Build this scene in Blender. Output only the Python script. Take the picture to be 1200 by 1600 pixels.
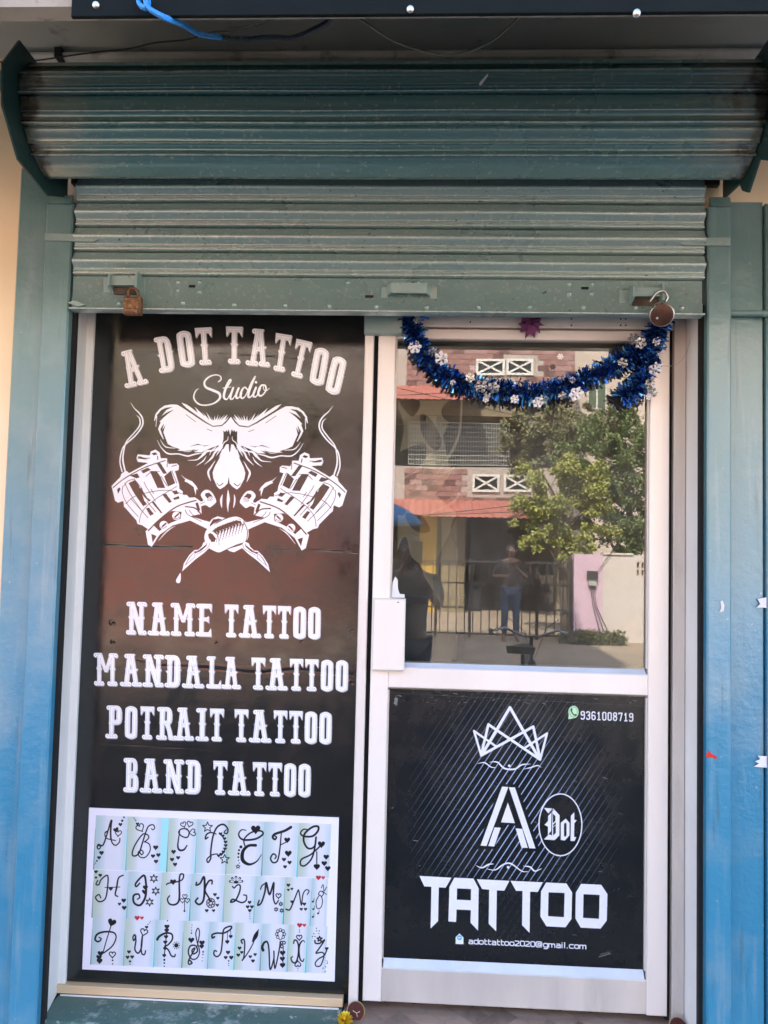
import bpy, bmesh, math, random
import numpy as np
from mathutils import Vector, Matrix
for _o in list(bpy.data.objects): bpy.data.objects.remove(_o)
random.seed(7); np.random.seed(7)
S = bpy.context.scene; COL = S.collection
# ---------------------------------------------------------------- camera, sky, sun, exposure
cd_ = bpy.data.cameras.new('camera'); cam = bpy.data.objects.new('camera', cd_); COL.objects.link(cam); S.camera = cam
cd_.sensor_fit = 'VERTICAL'; cd_.sensor_height = 32.0; cd_.lens = 32.0 * 1190.0 / 1600.0
cd_.clip_start = 0.01; cd_.clip_end = 2000
def _rot(ax, a): return Matrix.Rotation(a, 3, ax)
_M = _rot('Z', math.radians(2.523)) @ _rot('X', math.radians(2.979)) @ _rot('Y', math.radians(-1.3546))
_B = Matrix(((1, 0, 0), (0, 0, -1), (0, 1, 0)))            # camera space (x right, y up, -z forward)
cam.matrix_world = Matrix.Translation((0, -2.5, 1.55)) @ (_M @ _B).to_4x4()
SUN_EL, SUN_AZ = math.radians(47), math.radians(-16)      # sun stands behind the shop; the street beyond is lit, the shop front is in shade
w = bpy.data.worlds.new('World'); S.world = w; w.use_nodes = True
nt = w.node_tree; bg = nt.nodes['Background']; sky = nt.nodes.new('ShaderNodeTexSky'); sky.sky_type = 'NISHITA'; sky.sun_disc = False
sky.sun_elevation = SUN_EL; sky.sun_rotation = SUN_AZ; sky.air_density = 1.0; sky.dust_density = 2.0; sky.ozone_density = 1.0
nt.links.new(sky.outputs[0], bg.inputs[0]); bg.inputs[1].default_value = 0.15
sl = bpy.data.lights.new('sun', 'SUN'); sl.energy = 3.0; sl.angle = math.radians(.5); sl.color = (1, .94, .84)
sun = bpy.data.objects.new('sun', sl); COL.objects.link(sun)
sdir = Vector((math.sin(SUN_AZ) * math.cos(SUN_EL), math.cos(SUN_AZ) * math.cos(SUN_EL), math.sin(SUN_EL)))   # towards the sun
sun.rotation_euler = sdir.to_track_quat('Z', 'Y').to_euler(); sun.location = (0, 10, 12)
S.view_settings.view_transform = 'Standard'; S.view_settings.look = 'None'; S.view_settings.gamma = 1; S.view_settings.use_curve_mapping = False
S.view_settings.exposure = 3.0
# ---------------------------------------------------------------- flat print (posters): a small vector rasteriser
CF, CCX, CCY, CD, CH = 1190.0, 600.0, 800.0, 2.5, 1.55
YAW, PITCH, ROLL = math.radians(2.523), math.radians(2.979), math.radians(-1.3546)
def cam_matrix():
    c, s = math.cos(YAW), math.sin(YAW); Rz = np.array([[c, -s, 0], [s, c, 0], [0, 0, 1]])
    c, s = math.cos(PITCH), math.sin(PITCH); Rx = np.array([[1, 0, 0], [0, c, -s], [0, s, c]])
    c, s = math.cos(ROLL), math.sin(ROLL); Ry = np.array([[c, 0, s], [0, 1, 0], [-s, 0, c]])
    return Rz @ Rx @ Ry
CM = cam_matrix()
def at(px, py, Y=0.0):
    """photo measurement (px) -> x, z in metres on the upright plane y = Y"""
    d = CM @ np.array([(px - CCX) / CF, 1.0, -(py - CCY) / CF])
    t = (Y + CD) / d[1]
    return float(d[0] * t), float(d[2] * t + CH)
def at_many(p, Y=0.0):
    p = np.asarray(p, float).reshape(-1, 2)
    d = np.stack([(p[:, 0] - CCX) / CF, np.ones(len(p)), -(p[:, 1] - CCY) / CF], 1) @ CM.T
    t = (Y + CD) / d[:, 1]
    return np.stack([d[:, 0] * t, d[:, 2] * t + CH], 1)
def smooth(p, closed=False, n=6):
    p = np.asarray(p, float); m = len(p)
    if m < 3: return p
    out = []
    for i in range(m if closed else m - 1):
        if closed: a, b, c, d = p[(i - 1) % m], p[i], p[(i + 1) % m], p[(i + 2) % m]
        else: a, b, c, d = p[max(i - 1, 0)], p[i], p[i + 1], p[min(i + 2, m - 1)]
        for k in range(n):
            t = k / n
            out.append(.5 * ((2 * b) + (c - a) * t + (2 * a - 5 * b + 4 * c - d) * t * t + (3 * b - a - 3 * c + d) * t ** 3))
    if not closed: out.append(p[-1])
    return np.array(out)
def sd_poly(X, Y, p):
    p = np.asarray(p, float); d = np.full(X.shape, 1e18); ins = np.zeros(X.shape, bool)
    for i in range(len(p)):
        ax, ay = p[i - 1]; bx, by = p[i]; ex, ey = bx - ax, by - ay; L = ex * ex + ey * ey
        if L < 1e-16: continue
        wx, wy = X - ax, Y - ay; t = np.clip((wx * ex + wy * ey) / L, 0, 1)
        d = np.minimum(d, (wx - t * ex) ** 2 + (wy - t * ey) ** 2)
        if abs(ey) > 1e-12:
            c = ((ay > Y) != (by > Y)) & (X < ex * (Y - ay) / ey + ax); ins ^= c
    d = np.sqrt(d); return np.where(ins, -d, d)
def sd_cap(X, Y, a, b, ra, rb):
    ex, ey = b[0] - a[0], b[1] - a[1]; L = ex * ex + ey * ey + 1e-18
    t = np.clip(((X - a[0]) * ex + (Y - a[1]) * ey) / L, 0, 1)
    return np.hypot(X - a[0] - t * ex, Y - a[1] - t * ey) - (ra + (rb - ra) * t)
class Art:
    def __init__(s, x0, x1, z0, z1, res, col):
        s.x0, s.z0, s.x1, s.z1, s.res = x0, z0, x1, z1, res
        s.w, s.h = int((x1 - x0) * res), int((z1 - z0) * res)
        s.img = np.zeros((s.h, s.w, 3), np.float32) + np.array(col, np.float32)
        s.o = (0, 0, 1); s.mir = None
    def T(s, ox, oy, sc): s.o = (ox, oy, sc)
    def px(s, p):
        p = np.asarray(p, float).reshape(-1, 2) * s.o[2] + np.array([s.o[0], s.o[1]])
        q = at_many(p); return np.stack([(q[:, 0] - s.x0) * s.res, (q[:, 1] - s.z0) * s.res], 1)
    def box(s, lo, hi):
        x0, y0 = max(int(lo[0]) - 2, 0), max(int(lo[1]) - 2, 0); x1, y1 = min(int(hi[0]) + 3, s.w), min(int(hi[1]) + 3, s.h)
        if x1 <= x0 or y1 <= y0: return None
        Y, X = np.mgrid[y0:y1, x0:x1]; return (slice(y0, y1), slice(x0, x1)), X + .5, Y + .5
    def blend(s, sl, cov, col):
        c = np.clip(cov, 0, 1)[..., None]; s.img[sl] = s.img[sl] * (1 - c) + np.array(col, np.float32) * c
    def both(s, q):
        yield q
        if s.mir is not None:
            r = q.copy(); r[:, 0] = 2 * s.mir - r[:, 0]; yield r
    def fill(s, pts, col, sm=False, raw=False, a=1.):
        q0 = np.asarray(pts, float) if raw else s.px(pts)
        if sm: q0 = smooth(q0, True)
        for q in s.both(q0):
            b = s.box(q.min(0), q.max(0))
            if b: s.blend(b[0], a * np.clip(.5 - sd_poly(b[1], b[2], q), 0, 1), col)
    def line(s, pts, w, col, sm=True, a=1.):
        """w: width in traced units, one number or one per point"""
        k = s.o[2] * s.res * 2.5 / 1190
        p = np.asarray(pts, float); w = np.full(len(p), w, float) if np.isscalar(w) else np.asarray(w, float)
        if len(w) != len(p): w = np.interp(np.linspace(0, 1, len(p)), np.linspace(0, 1, len(w)), w)
        q = s.px(p); q = np.concatenate([q, (w * k)[:, None]], 1)
        if sm and len(q) > 2: q = smooth(q, False, 5)
        for r in s.both(q):
            R = r[:, 2].max() + 1; b = s.box(r[:, :2].min(0) - R, r[:, :2].max(0) + R)
            if not b: continue
            d = np.full(b[1].shape, 1e9)
            for i in range(len(r) - 1):
                d = np.minimum(d, sd_cap(b[1], b[2], r[i], r[i + 1], r[i, 2] / 2, r[i + 1, 2] / 2))
            s.blend(b[0], a * np.clip(.5 - d, 0, 1), col)
    def dot(s, x, y, r, col, a=1.): s.line([(x, y), (x + .01, y)], 2 * r, col, False, a)
    def heart(s, x, y, r, col, rot=0., hollow=0):
        t = np.linspace(0, 2 * math.pi, 24, endpoint=False)
        hx = np.sin(t) ** 3; hy = -(13 * np.cos(t) - 5 * np.cos(2 * t) - 2 * np.cos(3 * t) - np.cos(4 * t)) / 15
        c, n = math.cos(rot), math.sin(rot)
        p = np.stack([x + r * (hx * c - hy * n), y + r * (hx * n + hy * c)], 1)
        if hollow: s.line(np.vstack([p, p[:1]]), hollow, col, False)
        else: s.fill(p, col)
    def star(s, x, y, r, col, w, n=5):
        p = [(x + (r if i % 2 == 0 else r * .45) * math.sin(i * math.pi / n), y - (r if i % 2 == 0 else r * .45) * math.cos(i * math.pi / n)) for i in range(2 * n)]
        s.line(p + p[:1], w, col, False)
    def glyph(s, ch, base, up, right):
        """ornate slab letter: base = left end of its foot, up / right = vectors of its height and width (all traced px)"""
        nat, prims = GLYPHS[ch]
        b = s.px([(base[0] + right[0] * .03, base[1] + right[1] * .03)])[0]; right = (right[0] * .93, right[1] * .93); u = s.px([(base[0] + up[0], base[1] + up[1])])[0] - b; r = s.px([(base[0] + right[0], base[1] + right[1])])[0] - b
        r = r / nat
        M = np.linalg.inv(np.array([[r[0], u[0]], [r[1], u[1]]]))
        cs = np.array([b + r * x + u * y for x in (-.1, nat + .1) for y in (-.1, 1.12)])
        bx = s.box(cs.min(0), cs.max(0))
        if not bx: return
        dx, dy = bx[1] - b[0], bx[2] - b[1]
        X, Y = M[0, 0] * dx + M[0, 1] * dy, M[1, 0] * dx + M[1, 1] * dy
        k = math.hypot(*u)
        def ev(X, Y):
            d = np.full(X.shape, 9.)
            for sg, f in prims:
                e = f(X, Y)
                d = np.minimum(d, e) if sg == '+' else np.maximum(d, -e)
            return d
        d = ev(X, Y); d2 = ev(X - .026, Y + .022)
        s.blend(bx[0], .5 - d2 * k, (.86, .85, .87))
        s.blend(bx[0], np.clip(.5 - (d - .010) * k, 0, 1) * .85, (.28, .27, .28))
        s.blend(bx[0], .5 - d * k, WHT)
        s.blend(bx[0], np.clip(.5 - (np.abs(d + .040) - .006) * k, 0, 1) * .38, (.35, .33, .36))
WHT = (.925, .915, .935); BLK = (.085, .09, .09)
def gp(*p): return ('+', lambda X, Y: sd_poly(X, Y, p))
def gm(*p): return ('-', lambda X, Y: sd_poly(X, Y, p))
def gc(a, b, r, s='+'): return (s, lambda X, Y: sd_cap(X, Y, a, b, r, r))
def ring(x, y, r=.042, w=.026): return ('+', lambda X, Y: np.abs(np.hypot(X - x, Y - y) - r) - w)
def stem(xb, xt=None, y0=0., y1=1., w=.15):
    xt = xb if xt is None else xt
    return gp((xb - w / 2, y0), (xb + w / 2, y0), (xt + w / 2, y1), (xt - w / 2, y1))
def foot(x, w=.26): return [gp((x - w / 2, 0), (x + w / 2, 0), (x + .08, .12), (x - .08, .12)), ring(x - w / 2 + .012, .068), ring(x + w / 2 - .012, .068)]
def head(x, w=.24): return [gp((x - w / 2, 1), (x + w / 2, 1), (x + .08, .9), (x - .08, .9)), ring(x - w / 2 + .01, .932)]
def spur(x, y=.53, w=.235): return gp((x - w / 2, y + .035), (x, y - .03), (x + w / 2, y + .035), (x + w / 2 - .04, y - .06), (x - w / 2 + .04, y - .06))
def bowl(xl, xr, y0, y1, k=.1):
    return gp((xl, y1), (xr - k * 1.6, y1), (xr - k * .75, y1 - k * .25), (xr - k * .2, y1 - k * .9), (xr, y1 - k * 2), (xr, y0 + k * 2), (xr - k * .2, y0 + k * .9), (xr - k * .75, y0 + k * .25), (xr - k * 1.6, y0), (xl, y0))
def arc_o(x0, x1, y0, y1): return gp(*smooth([(x0, y0 + .17), (x0, y1 - .17), (x0 + .05, y1 - .05), ((x0 + x1) / 2, y1), (x1 - .05, y1 - .05), (x1, y1 - .17), (x1, y0 + .17), (x1 - .05, y0 + .05), ((x0 + x1) / 2, y0), (x0 + .05, y0 + .05)], True, 3))
GLYPHS = {
 'T': (.52, [gp((0, 1), (.52, 1), (.50, .72), (.42, .85), (.10, .85), (.02, .72)), stem(.26)] + foot(.26) + [spur(.26)]),
 'A': (.66, [stem(.17, .29), stem(.52, .35), gp((.2, .4), (.48, .4), (.44, .52), (.24, .52))] + foot(.16, .28) + foot(.54, .24) + [gp((.16, 1), (.47, 1), (.41, .9), (.24, .9)), ring(.17, .93), gp((.12, .56), (.22, .5), (.22, .42)), gp((.58, .56), (.47, .52), (.48, .43))]),
 'O': (.44, [arc_o(0, .44, 0, 1), gc((.22, .2), (.22, .8), .042, '-'), gp((-.03, .52), (.05, .5), (.05, .42)), gp((.47, .56), (.39, .52), (.39, .46))]),
 'I': (.34, [stem(.17)] + foot(.17, .3) + head(.17, .28) + [spur(.17)]),
 'N': (.70, [stem(.17), stem(.53), gp((.08, 1), (.27, 1), (.62, 0), (.44, 0))] + foot(.16, .25) + [gp((.47, 0), (.66, 0), (.66, .06), (.5, .1)), ring(.66, .07)] + head(.16, .24) + head(.54, .22) + [spur(.17), spur(.53), ring(.66, .93)]),
 'M': (.92, [stem(.20), stem(.72), gp((.12, 1), (.30, 1), (.53, .42), (.41, .42)), gp((.80, 1), (.62, 1), (.40, .42), (.52, .42))] + foot(.2, .28) + foot(.72, .28) + head(.17, .26) + head(.74, .22) + [ring(.86, .93), spur(.2), spur(.72)]),
 'E': (.56, [stem(.2), gp((.1, 1), (.56, 1), (.55, .72), (.47, .86), (.2, .86)), gp((.2, .58), (.38, .58), (.46, .63), (.46, .40), (.38, .47), (.2, .47)), gp((.1, 0), (.56, 0), (.54, .26), (.46, .13), (.2, .13)), ring(.07, .93), ring(.07, .07), gp((.06, .56), (.16, .5), (.16, .44))]),
 'L': (.56, [stem(.2), gp((.1, 0), (.56, 0), (.54, .28), (.46, .13), (.2, .13)), ring(.07, .07), spur(.2)] + head(.2, .28)),
 'D': (.54, [stem(.17), bowl(.1, .53, 0, 1, .12), gc((.29, .2), (.29, .8), .042, '-'), ring(.07, .93), ring(.07, .07), gp((.03, .52), (.1, .5), (.1, .42)), gp((.58, .58), (.48, .54), (.48, .47))]),
 'P': (.54, [stem(.18), bowl(.1, .53, .42, 1), gc((.31, .6), (.31, .84), .04, '-')] + foot(.18, .3) + [ring(.07, .93), spur(.18, .44, .2)]),
 'R': (.62, [stem(.18), bowl(.1, .53, .46, 1), gp((.26, .5), (.44, .5), (.52, .28), (.58, .0), (.42, .0), (.36, .28)), gc((.31, .62), (.31, .84), .04, '-')] + foot(.16, .26) + [ring(.07, .93), ring(.59, .06), spur(.18, .5, .2)]),
 'B': (.54, [stem(.18), bowl(.1, .50, .5, 1), bowl(.1, .54, 0, .54), gc((.31, .64), (.31, .84), .038, '-'), gc((.31, .18), (.31, .38), .038, '-'), ring(.07, .93), ring(.07, .07)]),
}
def poster_art():
    A = Art(-1.103, -.183, .137, 2.42, 1150, BLK); W, K = WHT, BLK
    # arched heading: (letter, foot centre, head centre, width)
    for ch, bx, by, tx, ty, w in (('A', 214, 603, 201, 547, 36), ('D', 262, 581.5, 253.5, 526, 28), ('O', 294, 574, 287, 517, 25), ('T', 321.5, 570, 318.5, 512, 29), ('T', 366, 568.5, 367.5, 510.5, 29), ('A', 402.5, 572, 407.5, 514.5, 37), ('T', 436, 580, 445, 522.5, 28), ('T', 463.5, 589.5, 477, 532.5, 28), ('O', 494, 601.5, 505, 544, 25), ('O', 518.5, 615.5, 532.5, 558, 25)):
        ux, uy = tx - bx, ty - by; L = math.hypot(ux, uy); rx, ry = -uy / L * w, ux / L * w
        A.glyph(ch, (bx - rx / 2, by - ry / 2), (ux, uy), (rx, ry))
    A.T(120, 920, .4)
    for base, top, txt in (
        ((190, 178, 955, 198), (190, 50, 955, 72), 'N 192 275 A 278 362 M 364 468 E 462 530 T 573 633 A 634 718 T 722 780 T 781 838 O 843 896 O 901 953'),
        ((65, 377, 1060, 403), (65, 250, 1060, 280), 'M 64 166 A 170 254 N 256 342 D 340 408 A 412 496 L 503 568 A 566 640 T 678 738 A 738 822 T 828 886 T 888 946 O 951 1002 O 1009 1060'),
        ((110, 583, 995, 608), (110, 455, 995, 482), 'P 112 180 O 186 237 T 245 305 R 310 386 A 378 456 I 466 512 T 516 577 T 612 672 A 673 758 T 765 824 T 826 884 O 888 939 O 945 996'),
        ((175, 793, 915, 815), (175, 660, 915, 685), 'B 179 243 A 247 332 N 336 420 D 420 487 T 529 590 A 591 676 T 683 742 T 744 803 O 807 857 O 863 914')):
        t = txt.split(' ')
        for i in range(0, len(t), 3):
            x0, x1 = float(t[i + 1]), float(t[i + 2])
            f = lambda l, x: l[1] + (l[3] - l[1]) * (x - l[0]) / (l[2] - l[0])
            A.glyph(t[i], (x0, f(base, x0)), (4, f(top, x0) - f(base, x0)), (x1 - x0, f(base, x1) - f(base, x0)))
    # script word under the heading
    A.T(180, 500, 1 / 6)
    A.line([(968, 580), (992, 560), (985, 528), (940, 516), (880, 535), (838, 580), (850, 630), (920, 662), (975, 690), (980, 735), (930, 780), (850, 800), (785, 790), (742, 745), (740, 700), (760, 660), (782, 645)], [12, 14, 12, 12, 15, 20, 22, 26, 26, 22, 17, 14, 16, 16, 14, 12, 6], W)
    A.line([(1010, 640), (1050, 632), (1085, 628)], 9, W)
    A.line([(1015, 690), (1050, 630), (1085, 570), (1070, 565), (1040, 630), (1020, 700), (1025, 738), (1050, 742), (1075, 700), (1105, 640)], [10, 14, 16, 16, 22, 24, 20, 14, 10, 10], W)
    A.T(360, 500, 1 / 6)
    A.line([(28, 635), (8, 690), (0, 735), (20, 742), (50, 700), (80, 640)], [18, 22, 20, 14, 10, 10], W)
    A.line([(78, 640), (55, 700), (62, 735), (95, 715), (110, 690)], [20, 22, 18, 11, 8], W)
    A.line([(160, 655), (135, 632), (108, 660), (96, 710), (112, 735), (145, 705), (190, 600), (232, 532)], [14, 15, 20, 22, 18, 11, 12, 16], W)
    A.line([(225, 545), (190, 630), (168, 700), (178, 728), (205, 705), (225, 670)], [20, 22, 22, 18, 11, 8], W)
    A.line([(240, 635), (218, 690), (215, 715), (235, 722), (262, 690), (285, 640)], [20, 22, 20, 14, 10, 8], W); A.dot(240, 585, 13, W)
    A.line([(322, 610), (290, 615), (268, 655), (262, 695), (285, 712), (315, 690), (335, 650), (325, 615), (310, 615), (312, 650), (335, 665), (365, 640)], [15, 18, 22, 22, 18, 14, 15, 16, 10, 9, 9, 7], W)
    # skull, left half mirrored
    A.T(230, 610, .11667); A.mir = A.px([(1112, 600)])[0][0]
    A.fill([(1120, 355), (1060, 430), (1000, 478), (880, 488), (760, 425), (600, 318), (470, 230), (400, 192), (320, 188), (230, 205), (160, 255), (110, 320), (92, 405), (104, 408), (135, 330), (190, 265), (250, 235), (340, 225), (260, 262), (185, 350), (260, 300), (355, 262), (270, 320), (215, 370), (165, 420), (180, 430), (145, 515), (170, 580), (215, 660), (222, 650), (178, 520), (225, 445), (200, 540), (245, 465), (215, 560), (245, 640), (275, 720), (340, 755), (440, 790), (400, 805), (480, 815), (560, 808), (650, 790), (600, 810), (690, 795), (620, 828), (730, 830), (790, 800), (860, 770), (955, 738), (985, 760), (1010, 700), (1022, 650), (1022, 545), (1045, 560), (1060, 535), (1075, 560), (1090, 525), (1112, 605), (1140, 520)], W)
    for p, w in (([(135, 670), (190, 770), (280, 848), (420, 852), (540, 880), (640, 855), (740, 838)], [6, 14, 20, 18, 22, 20, 8]), ([(175, 660), (215, 725), (262, 762), (375, 776)], [5, 12, 16, 8]), ([(130, 350), (118, 485)], [14, 9]),
                 ([(1000, 735), (900, 800), (800, 815), (760, 850), (720, 890), (660, 930), (545, 938)], [40, 20, 30, 40, 26, 16, 7]), ([(985, 760), (905, 835), (865, 905), (770, 992)], [30, 26, 24, 6]), ([(920, 760), (860, 810), (835, 868)], [14, 16, 6]), ([(792, 880), (750, 945), (660, 1008)], [6, 18, 6]),
                 ([(1085, 620), (1075, 665), (1030, 700), (1003, 745)], [9, 12, 14, 12]), ([(1000, 760), (960, 820), (925, 875)], [30, 20, 6]), ([(1010, 800), (965, 890)], [20, 6]), ([(910, 940), (860, 1020), (818, 1085), (825, 1145), (850, 1215)], [6, 20, 28, 26, 6]),
                 ([(490, 820), (560, 820), (605, 800)], [6, 10, 4])): A.line(p, w, W)
    A.fill([(455, 163), (530, 190), (590, 232), (680, 300), (630, 215), (700, 280), (775, 350), (740, 290), (830, 395), (790, 285), (850, 380), (880, 405), (833, 320), (890, 405), (905, 330), (915, 400), (955, 318), (940, 400), (990, 335), (960, 400), (1045, 320), (985, 400), (1080, 320), (1040, 400), (1100, 345), (1060, 405), (1000, 465), (880, 478), (790, 425), (640, 320), (520, 235)], W)
    A.fill([(1112, 722), (1060, 722), (1010, 800), (960, 920), (900, 1030), (875, 1100), (885, 1180), (935, 1290), (975, 1325), (1035, 1290), (1078, 1245), (1095, 1145), (1112, 1145)], W)
    A.fill([(570, 752), (680, 718), (770, 750), (840, 732), (770, 742), (680, 730)], K)
    A.line([(520, 325), (650, 422)], 5, K); A.line([(800, 518), (870, 545)], 5, K)
    A.line([(1112, 720), (1106, 800), (1104, 825)], [24, 14, 3], K); A.line([(1015, 1245), (965, 1275), (930, 1235)], [12, 9, 4], K)
    A.mir = None
    A.fill([(1022, 540), (1045, 565), (1060, 535), (1078, 565), (1090, 525), (1112, 605), (1130, 525), (1148, 560), (1165, 530), (1180, 560), (1203, 545), (1205, 650), (1200, 700), (1160, 690), (1135, 720), (1112, 725), (1080, 718), (1040, 700), (1020, 690)], K)
    A.mir = A.px([(1112, 600)])[0][0]
    A.line([(1085, 620), (1075, 665), (1030, 700), (1003, 745)], [9, 12, 14, 12], W)
    # machines, left mirrored
    A.T(165, 620, .15)
    A.line([(262, 62), (300, 120), (350, 170), (385, 230), (380, 310), (305, 410), (205, 500), (168, 565), (150, 680), (172, 780)], [4, 10, 16, 18, 18, 16, 15, 15, 15, 15], W)
    A.line([(322, 192), (355, 230), (355, 300), (290, 385), (218, 468), (190, 560), (180, 660), (205, 780)], [4, 14, 16, 14, 14, 16, 18, 18], W)
    A.fill([(60, 930), (150, 840), (165, 800), (215, 770), (245, 795), (440, 690), (335, 680), (320, 640), (335, 600), (460, 610), (470, 570), (520, 550), (565, 580), (575, 640), (640, 640), (655, 700), (740, 695), (765, 715), (760, 765), (722, 775), (765, 910), (770, 960), (805, 985), (800, 1020), (845, 1022), (870, 1050), (930, 1048), (990, 1090), (1000, 1220), (880, 1245), (1090, 1305), (1060, 1380), (880, 1290), (700, 1340), (560, 1440), (480, 1565), (440, 1540), (415, 1400), (440, 1380), (380, 1340), (330, 1325), (320, 1290), (215, 1170), (190, 1145), (185, 1085), (130, 1105), (98, 1085)], W)
    for p in ([(250, 820), (330, 800), (355, 840), (320, 850)], [(370, 770), (440, 740), (470, 760), (390, 800)], [(530, 690), (570, 690), (640, 800), (600, 800)], [(460, 775), (530, 775), (570, 830), (620, 950), (540, 950)], [(240, 900), (300, 870), (335, 900), (380, 1010), (400, 1080), (430, 1120), (390, 1140), (300, 1010)], [(120, 970), (140, 945), (155, 960), (130, 1010)],
              [(610, 830), (680, 770), (705, 850), (725, 900), (650, 935)], [(690, 985), (740, 975), (760, 1010), (720, 1020)], [(590, 1020), (630, 1010), (690, 1095), (660, 1105)], [(480, 1100), (500, 1090), (590, 1210), (575, 1212)], [(420, 1165), (450, 1155), (500, 1220), (465, 1240)], [(350, 960), (370, 950), (430, 1050), (470, 1080), (450, 1090), (400, 1040)],
              [(500, 1340), (600, 1240), (690, 1190), (790, 1200), (780, 1270), (640, 1330), (560, 1400)], [(475, 1430), (530, 1450), (490, 1520)], [(935, 1110), (960, 1100), (985, 1180), (960, 1200)], [(700, 1060), (760, 1035), (770, 1060), (720, 1075)]): A.fill(p, K)
    A.line([(80, 945), (200, 850), (400, 740), (620, 665)], 9, K); A.line([(645, 650), (640, 730)], 6, K)
    A.line([(445, 1395), (560, 1280), (740, 1145), (940, 1080)], 12, K); A.line([(830, 1145), (930, 1160), (990, 1220)], 12, K)
    for p in ([(180, 930), (175, 1000), (220, 1110), (340, 1250)], [(210, 1115), (300, 1040), (480, 990), (660, 975), (790, 1010)], [(350, 1310), (380, 1200), (500, 1080), (740, 935)], [(400, 890), (430, 950), (520, 1090)], [(200, 900), (260, 1020), (370, 1180)], [(420, 830), (470, 790), (560, 780)], [(190, 930), (230, 880), (300, 855)], [(580, 830), (640, 930)], [(260, 1060), (440, 1260)], [(690, 770), (740, 900)], [(830, 1180), (860, 1230), (1000, 1300)], [(870, 1180), (920, 1240), (1040, 1290)], [(300, 860), (380, 960)], [(470, 960), (500, 1010)], [(430, 1090), (520, 1200)], [(330, 640), (460, 640)]): A.line(p, 5, K)
    A.fill([(335, 620), (370, 625), (440, 650), (400, 652), (350, 645)], K); A.fill([(480, 590), (520, 580), (540, 600), (500, 610)], K); A.line([(540, 620), (545, 655)], 9, K); A.line([(690, 725), (740, 712)], 7, K)
    for (x, y, r) in ((605, 1338, 46), (735, 1240, 44)):
        A.dot(x, y, r, W); A.line([(x - 12, y + 12), (x + 22, y - 18)], 16, K); A.line([(x - 30, y + 20), (x, y + 32), (x + 32, y + 10)], 4, K)
    A.fill([(775, 805), (830, 850), (900, 880), (945, 930), (965, 975), (945, 960), (938, 1030), (915, 940), (860, 900), (820, 880), (830, 865)], W)
    A.line([(725, 1345), (640, 1400), (550, 1500)], [4, 12, 4], W)
    A.fill([(990, 1020), (1035, 970), (1090, 980), (1130, 1030), (1153, 1090), (1130, 1120), (1085, 1152), (1040, 1130), (985, 1140), (975, 1100), (1015, 1080)], W, True)
    A.fill([(1040, 1005), (1080, 1000), (1115, 1040), (1080, 1040), (1060, 1060), (1035, 1030)], K)
    for i in range(14): A.dot(1065 + (i % 5) * 12, 1050 + (i // 5) * 14 + (i % 2) * 5, 4, K, .8)
    A.line([(985, 1118), (1030, 1095)], 4, K)
    A.mir = None
    # grip and tips
    A.T(300, 730, .11667)
    for p in ([(480, 300), (500, 380), (505, 440), (490, 520), (482, 608), (465, 500), (465, 420)], [(408, 362), (405, 450), (400, 548), (378, 490), (375, 430)], [(562, 362), (582, 420), (575, 500), (550, 548), (560, 450)]): A.fill(p, W, True)
    A.fill([(200, 830), (220, 750), (270, 690), (340, 658), (445, 682), (330, 740), (260, 800)], W); A.fill([(470, 1100), (670, 1040), (680, 1080), (560, 1142), (500, 1125)], W)
    A.fill([(238, 775), (280, 700), (360, 690), (400, 700), (300, 750), (240, 795)], K)
    A.fill([(165, 960), (175, 880), (205, 830), (300, 770), (460, 690), (590, 662), (680, 700), (730, 780), (755, 850), (750, 950), (700, 1010), (560, 1060), (440, 1110), (360, 1142), (280, 1115), (200, 1060)], W, True)
    A.fill([(275, 850), (350, 800), (460, 755), (580, 715), (650, 720), (690, 780), (600, 790), (500, 830), (400, 870), (330, 900)], K)
    for i in range(9):
        x = 345 + i * 42; y = 900 - i * 16
        A.line([(x + 40, y - 50), (x - 20, y + 70)], 7, W, False); A.line([(x - 20, y - 35), (x + 35, y + 45)], 7, W, False)
        for j in range(4): A.line([(x + 8 - j * 8, y - 12 + j * 32), (x + 2 - j * 8, y + 6 + j * 32)], 14 - 3 * j, K, False)
    for i in range(34): A.dot(300 + i * 12, 815 - i * 4.5 + (i % 3) * 10, 5 if i % 2 else 3, K)
    A.fill([(215, 900), (240, 880), (275, 900), (320, 960), (300, 1000), (260, 1000), (225, 950)], K); A.line([(250, 860), (330, 920), (358, 1050)], 8, W); A.line([(265, 855), (345, 920), (362, 1050)], 4, K); A.line([(475, 1095), (600, 1040), (710, 1000), (738, 930), (735, 830), (690, 730)], 9, K)
    for m in (0, 1):
        fx = (lambda p: p) if not m else (lambda p: [(910 - x, y + 10) for x, y in p])
        A.fill(fx([(250, 1030), (205, 985), (150, 1010), (130, 1060), (80, 1105), (30, 1110), (-40, 1180), (-110, 1290), (-135, 1400), (-60, 1330), (40, 1240), (160, 1150), (245, 1070)]), W)
        A.fill(fx([(205, 1000), (185, 1040), (120, 1090), (70, 1125), (20, 1130), (40, 1155), (120, 1120), (190, 1060)]), K)
        A.line(fx([(-100, 1330), (-40, 1220), (10, 1160)]), [3, 9, 5], K); A.line(fx([(20, 1150), (40, 1190), (20, 1220), (-90, 1310)]), 4, K); A.line(fx([(235, 1020), (200, 1090), (60, 1170)]), 4, K)
    A.T(165, 740, .15); A.fill([(780, 1035), (783, 1100), (772, 1138), (745, 1140), (732, 1115), (752, 1075)], W, True)
    return A
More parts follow.
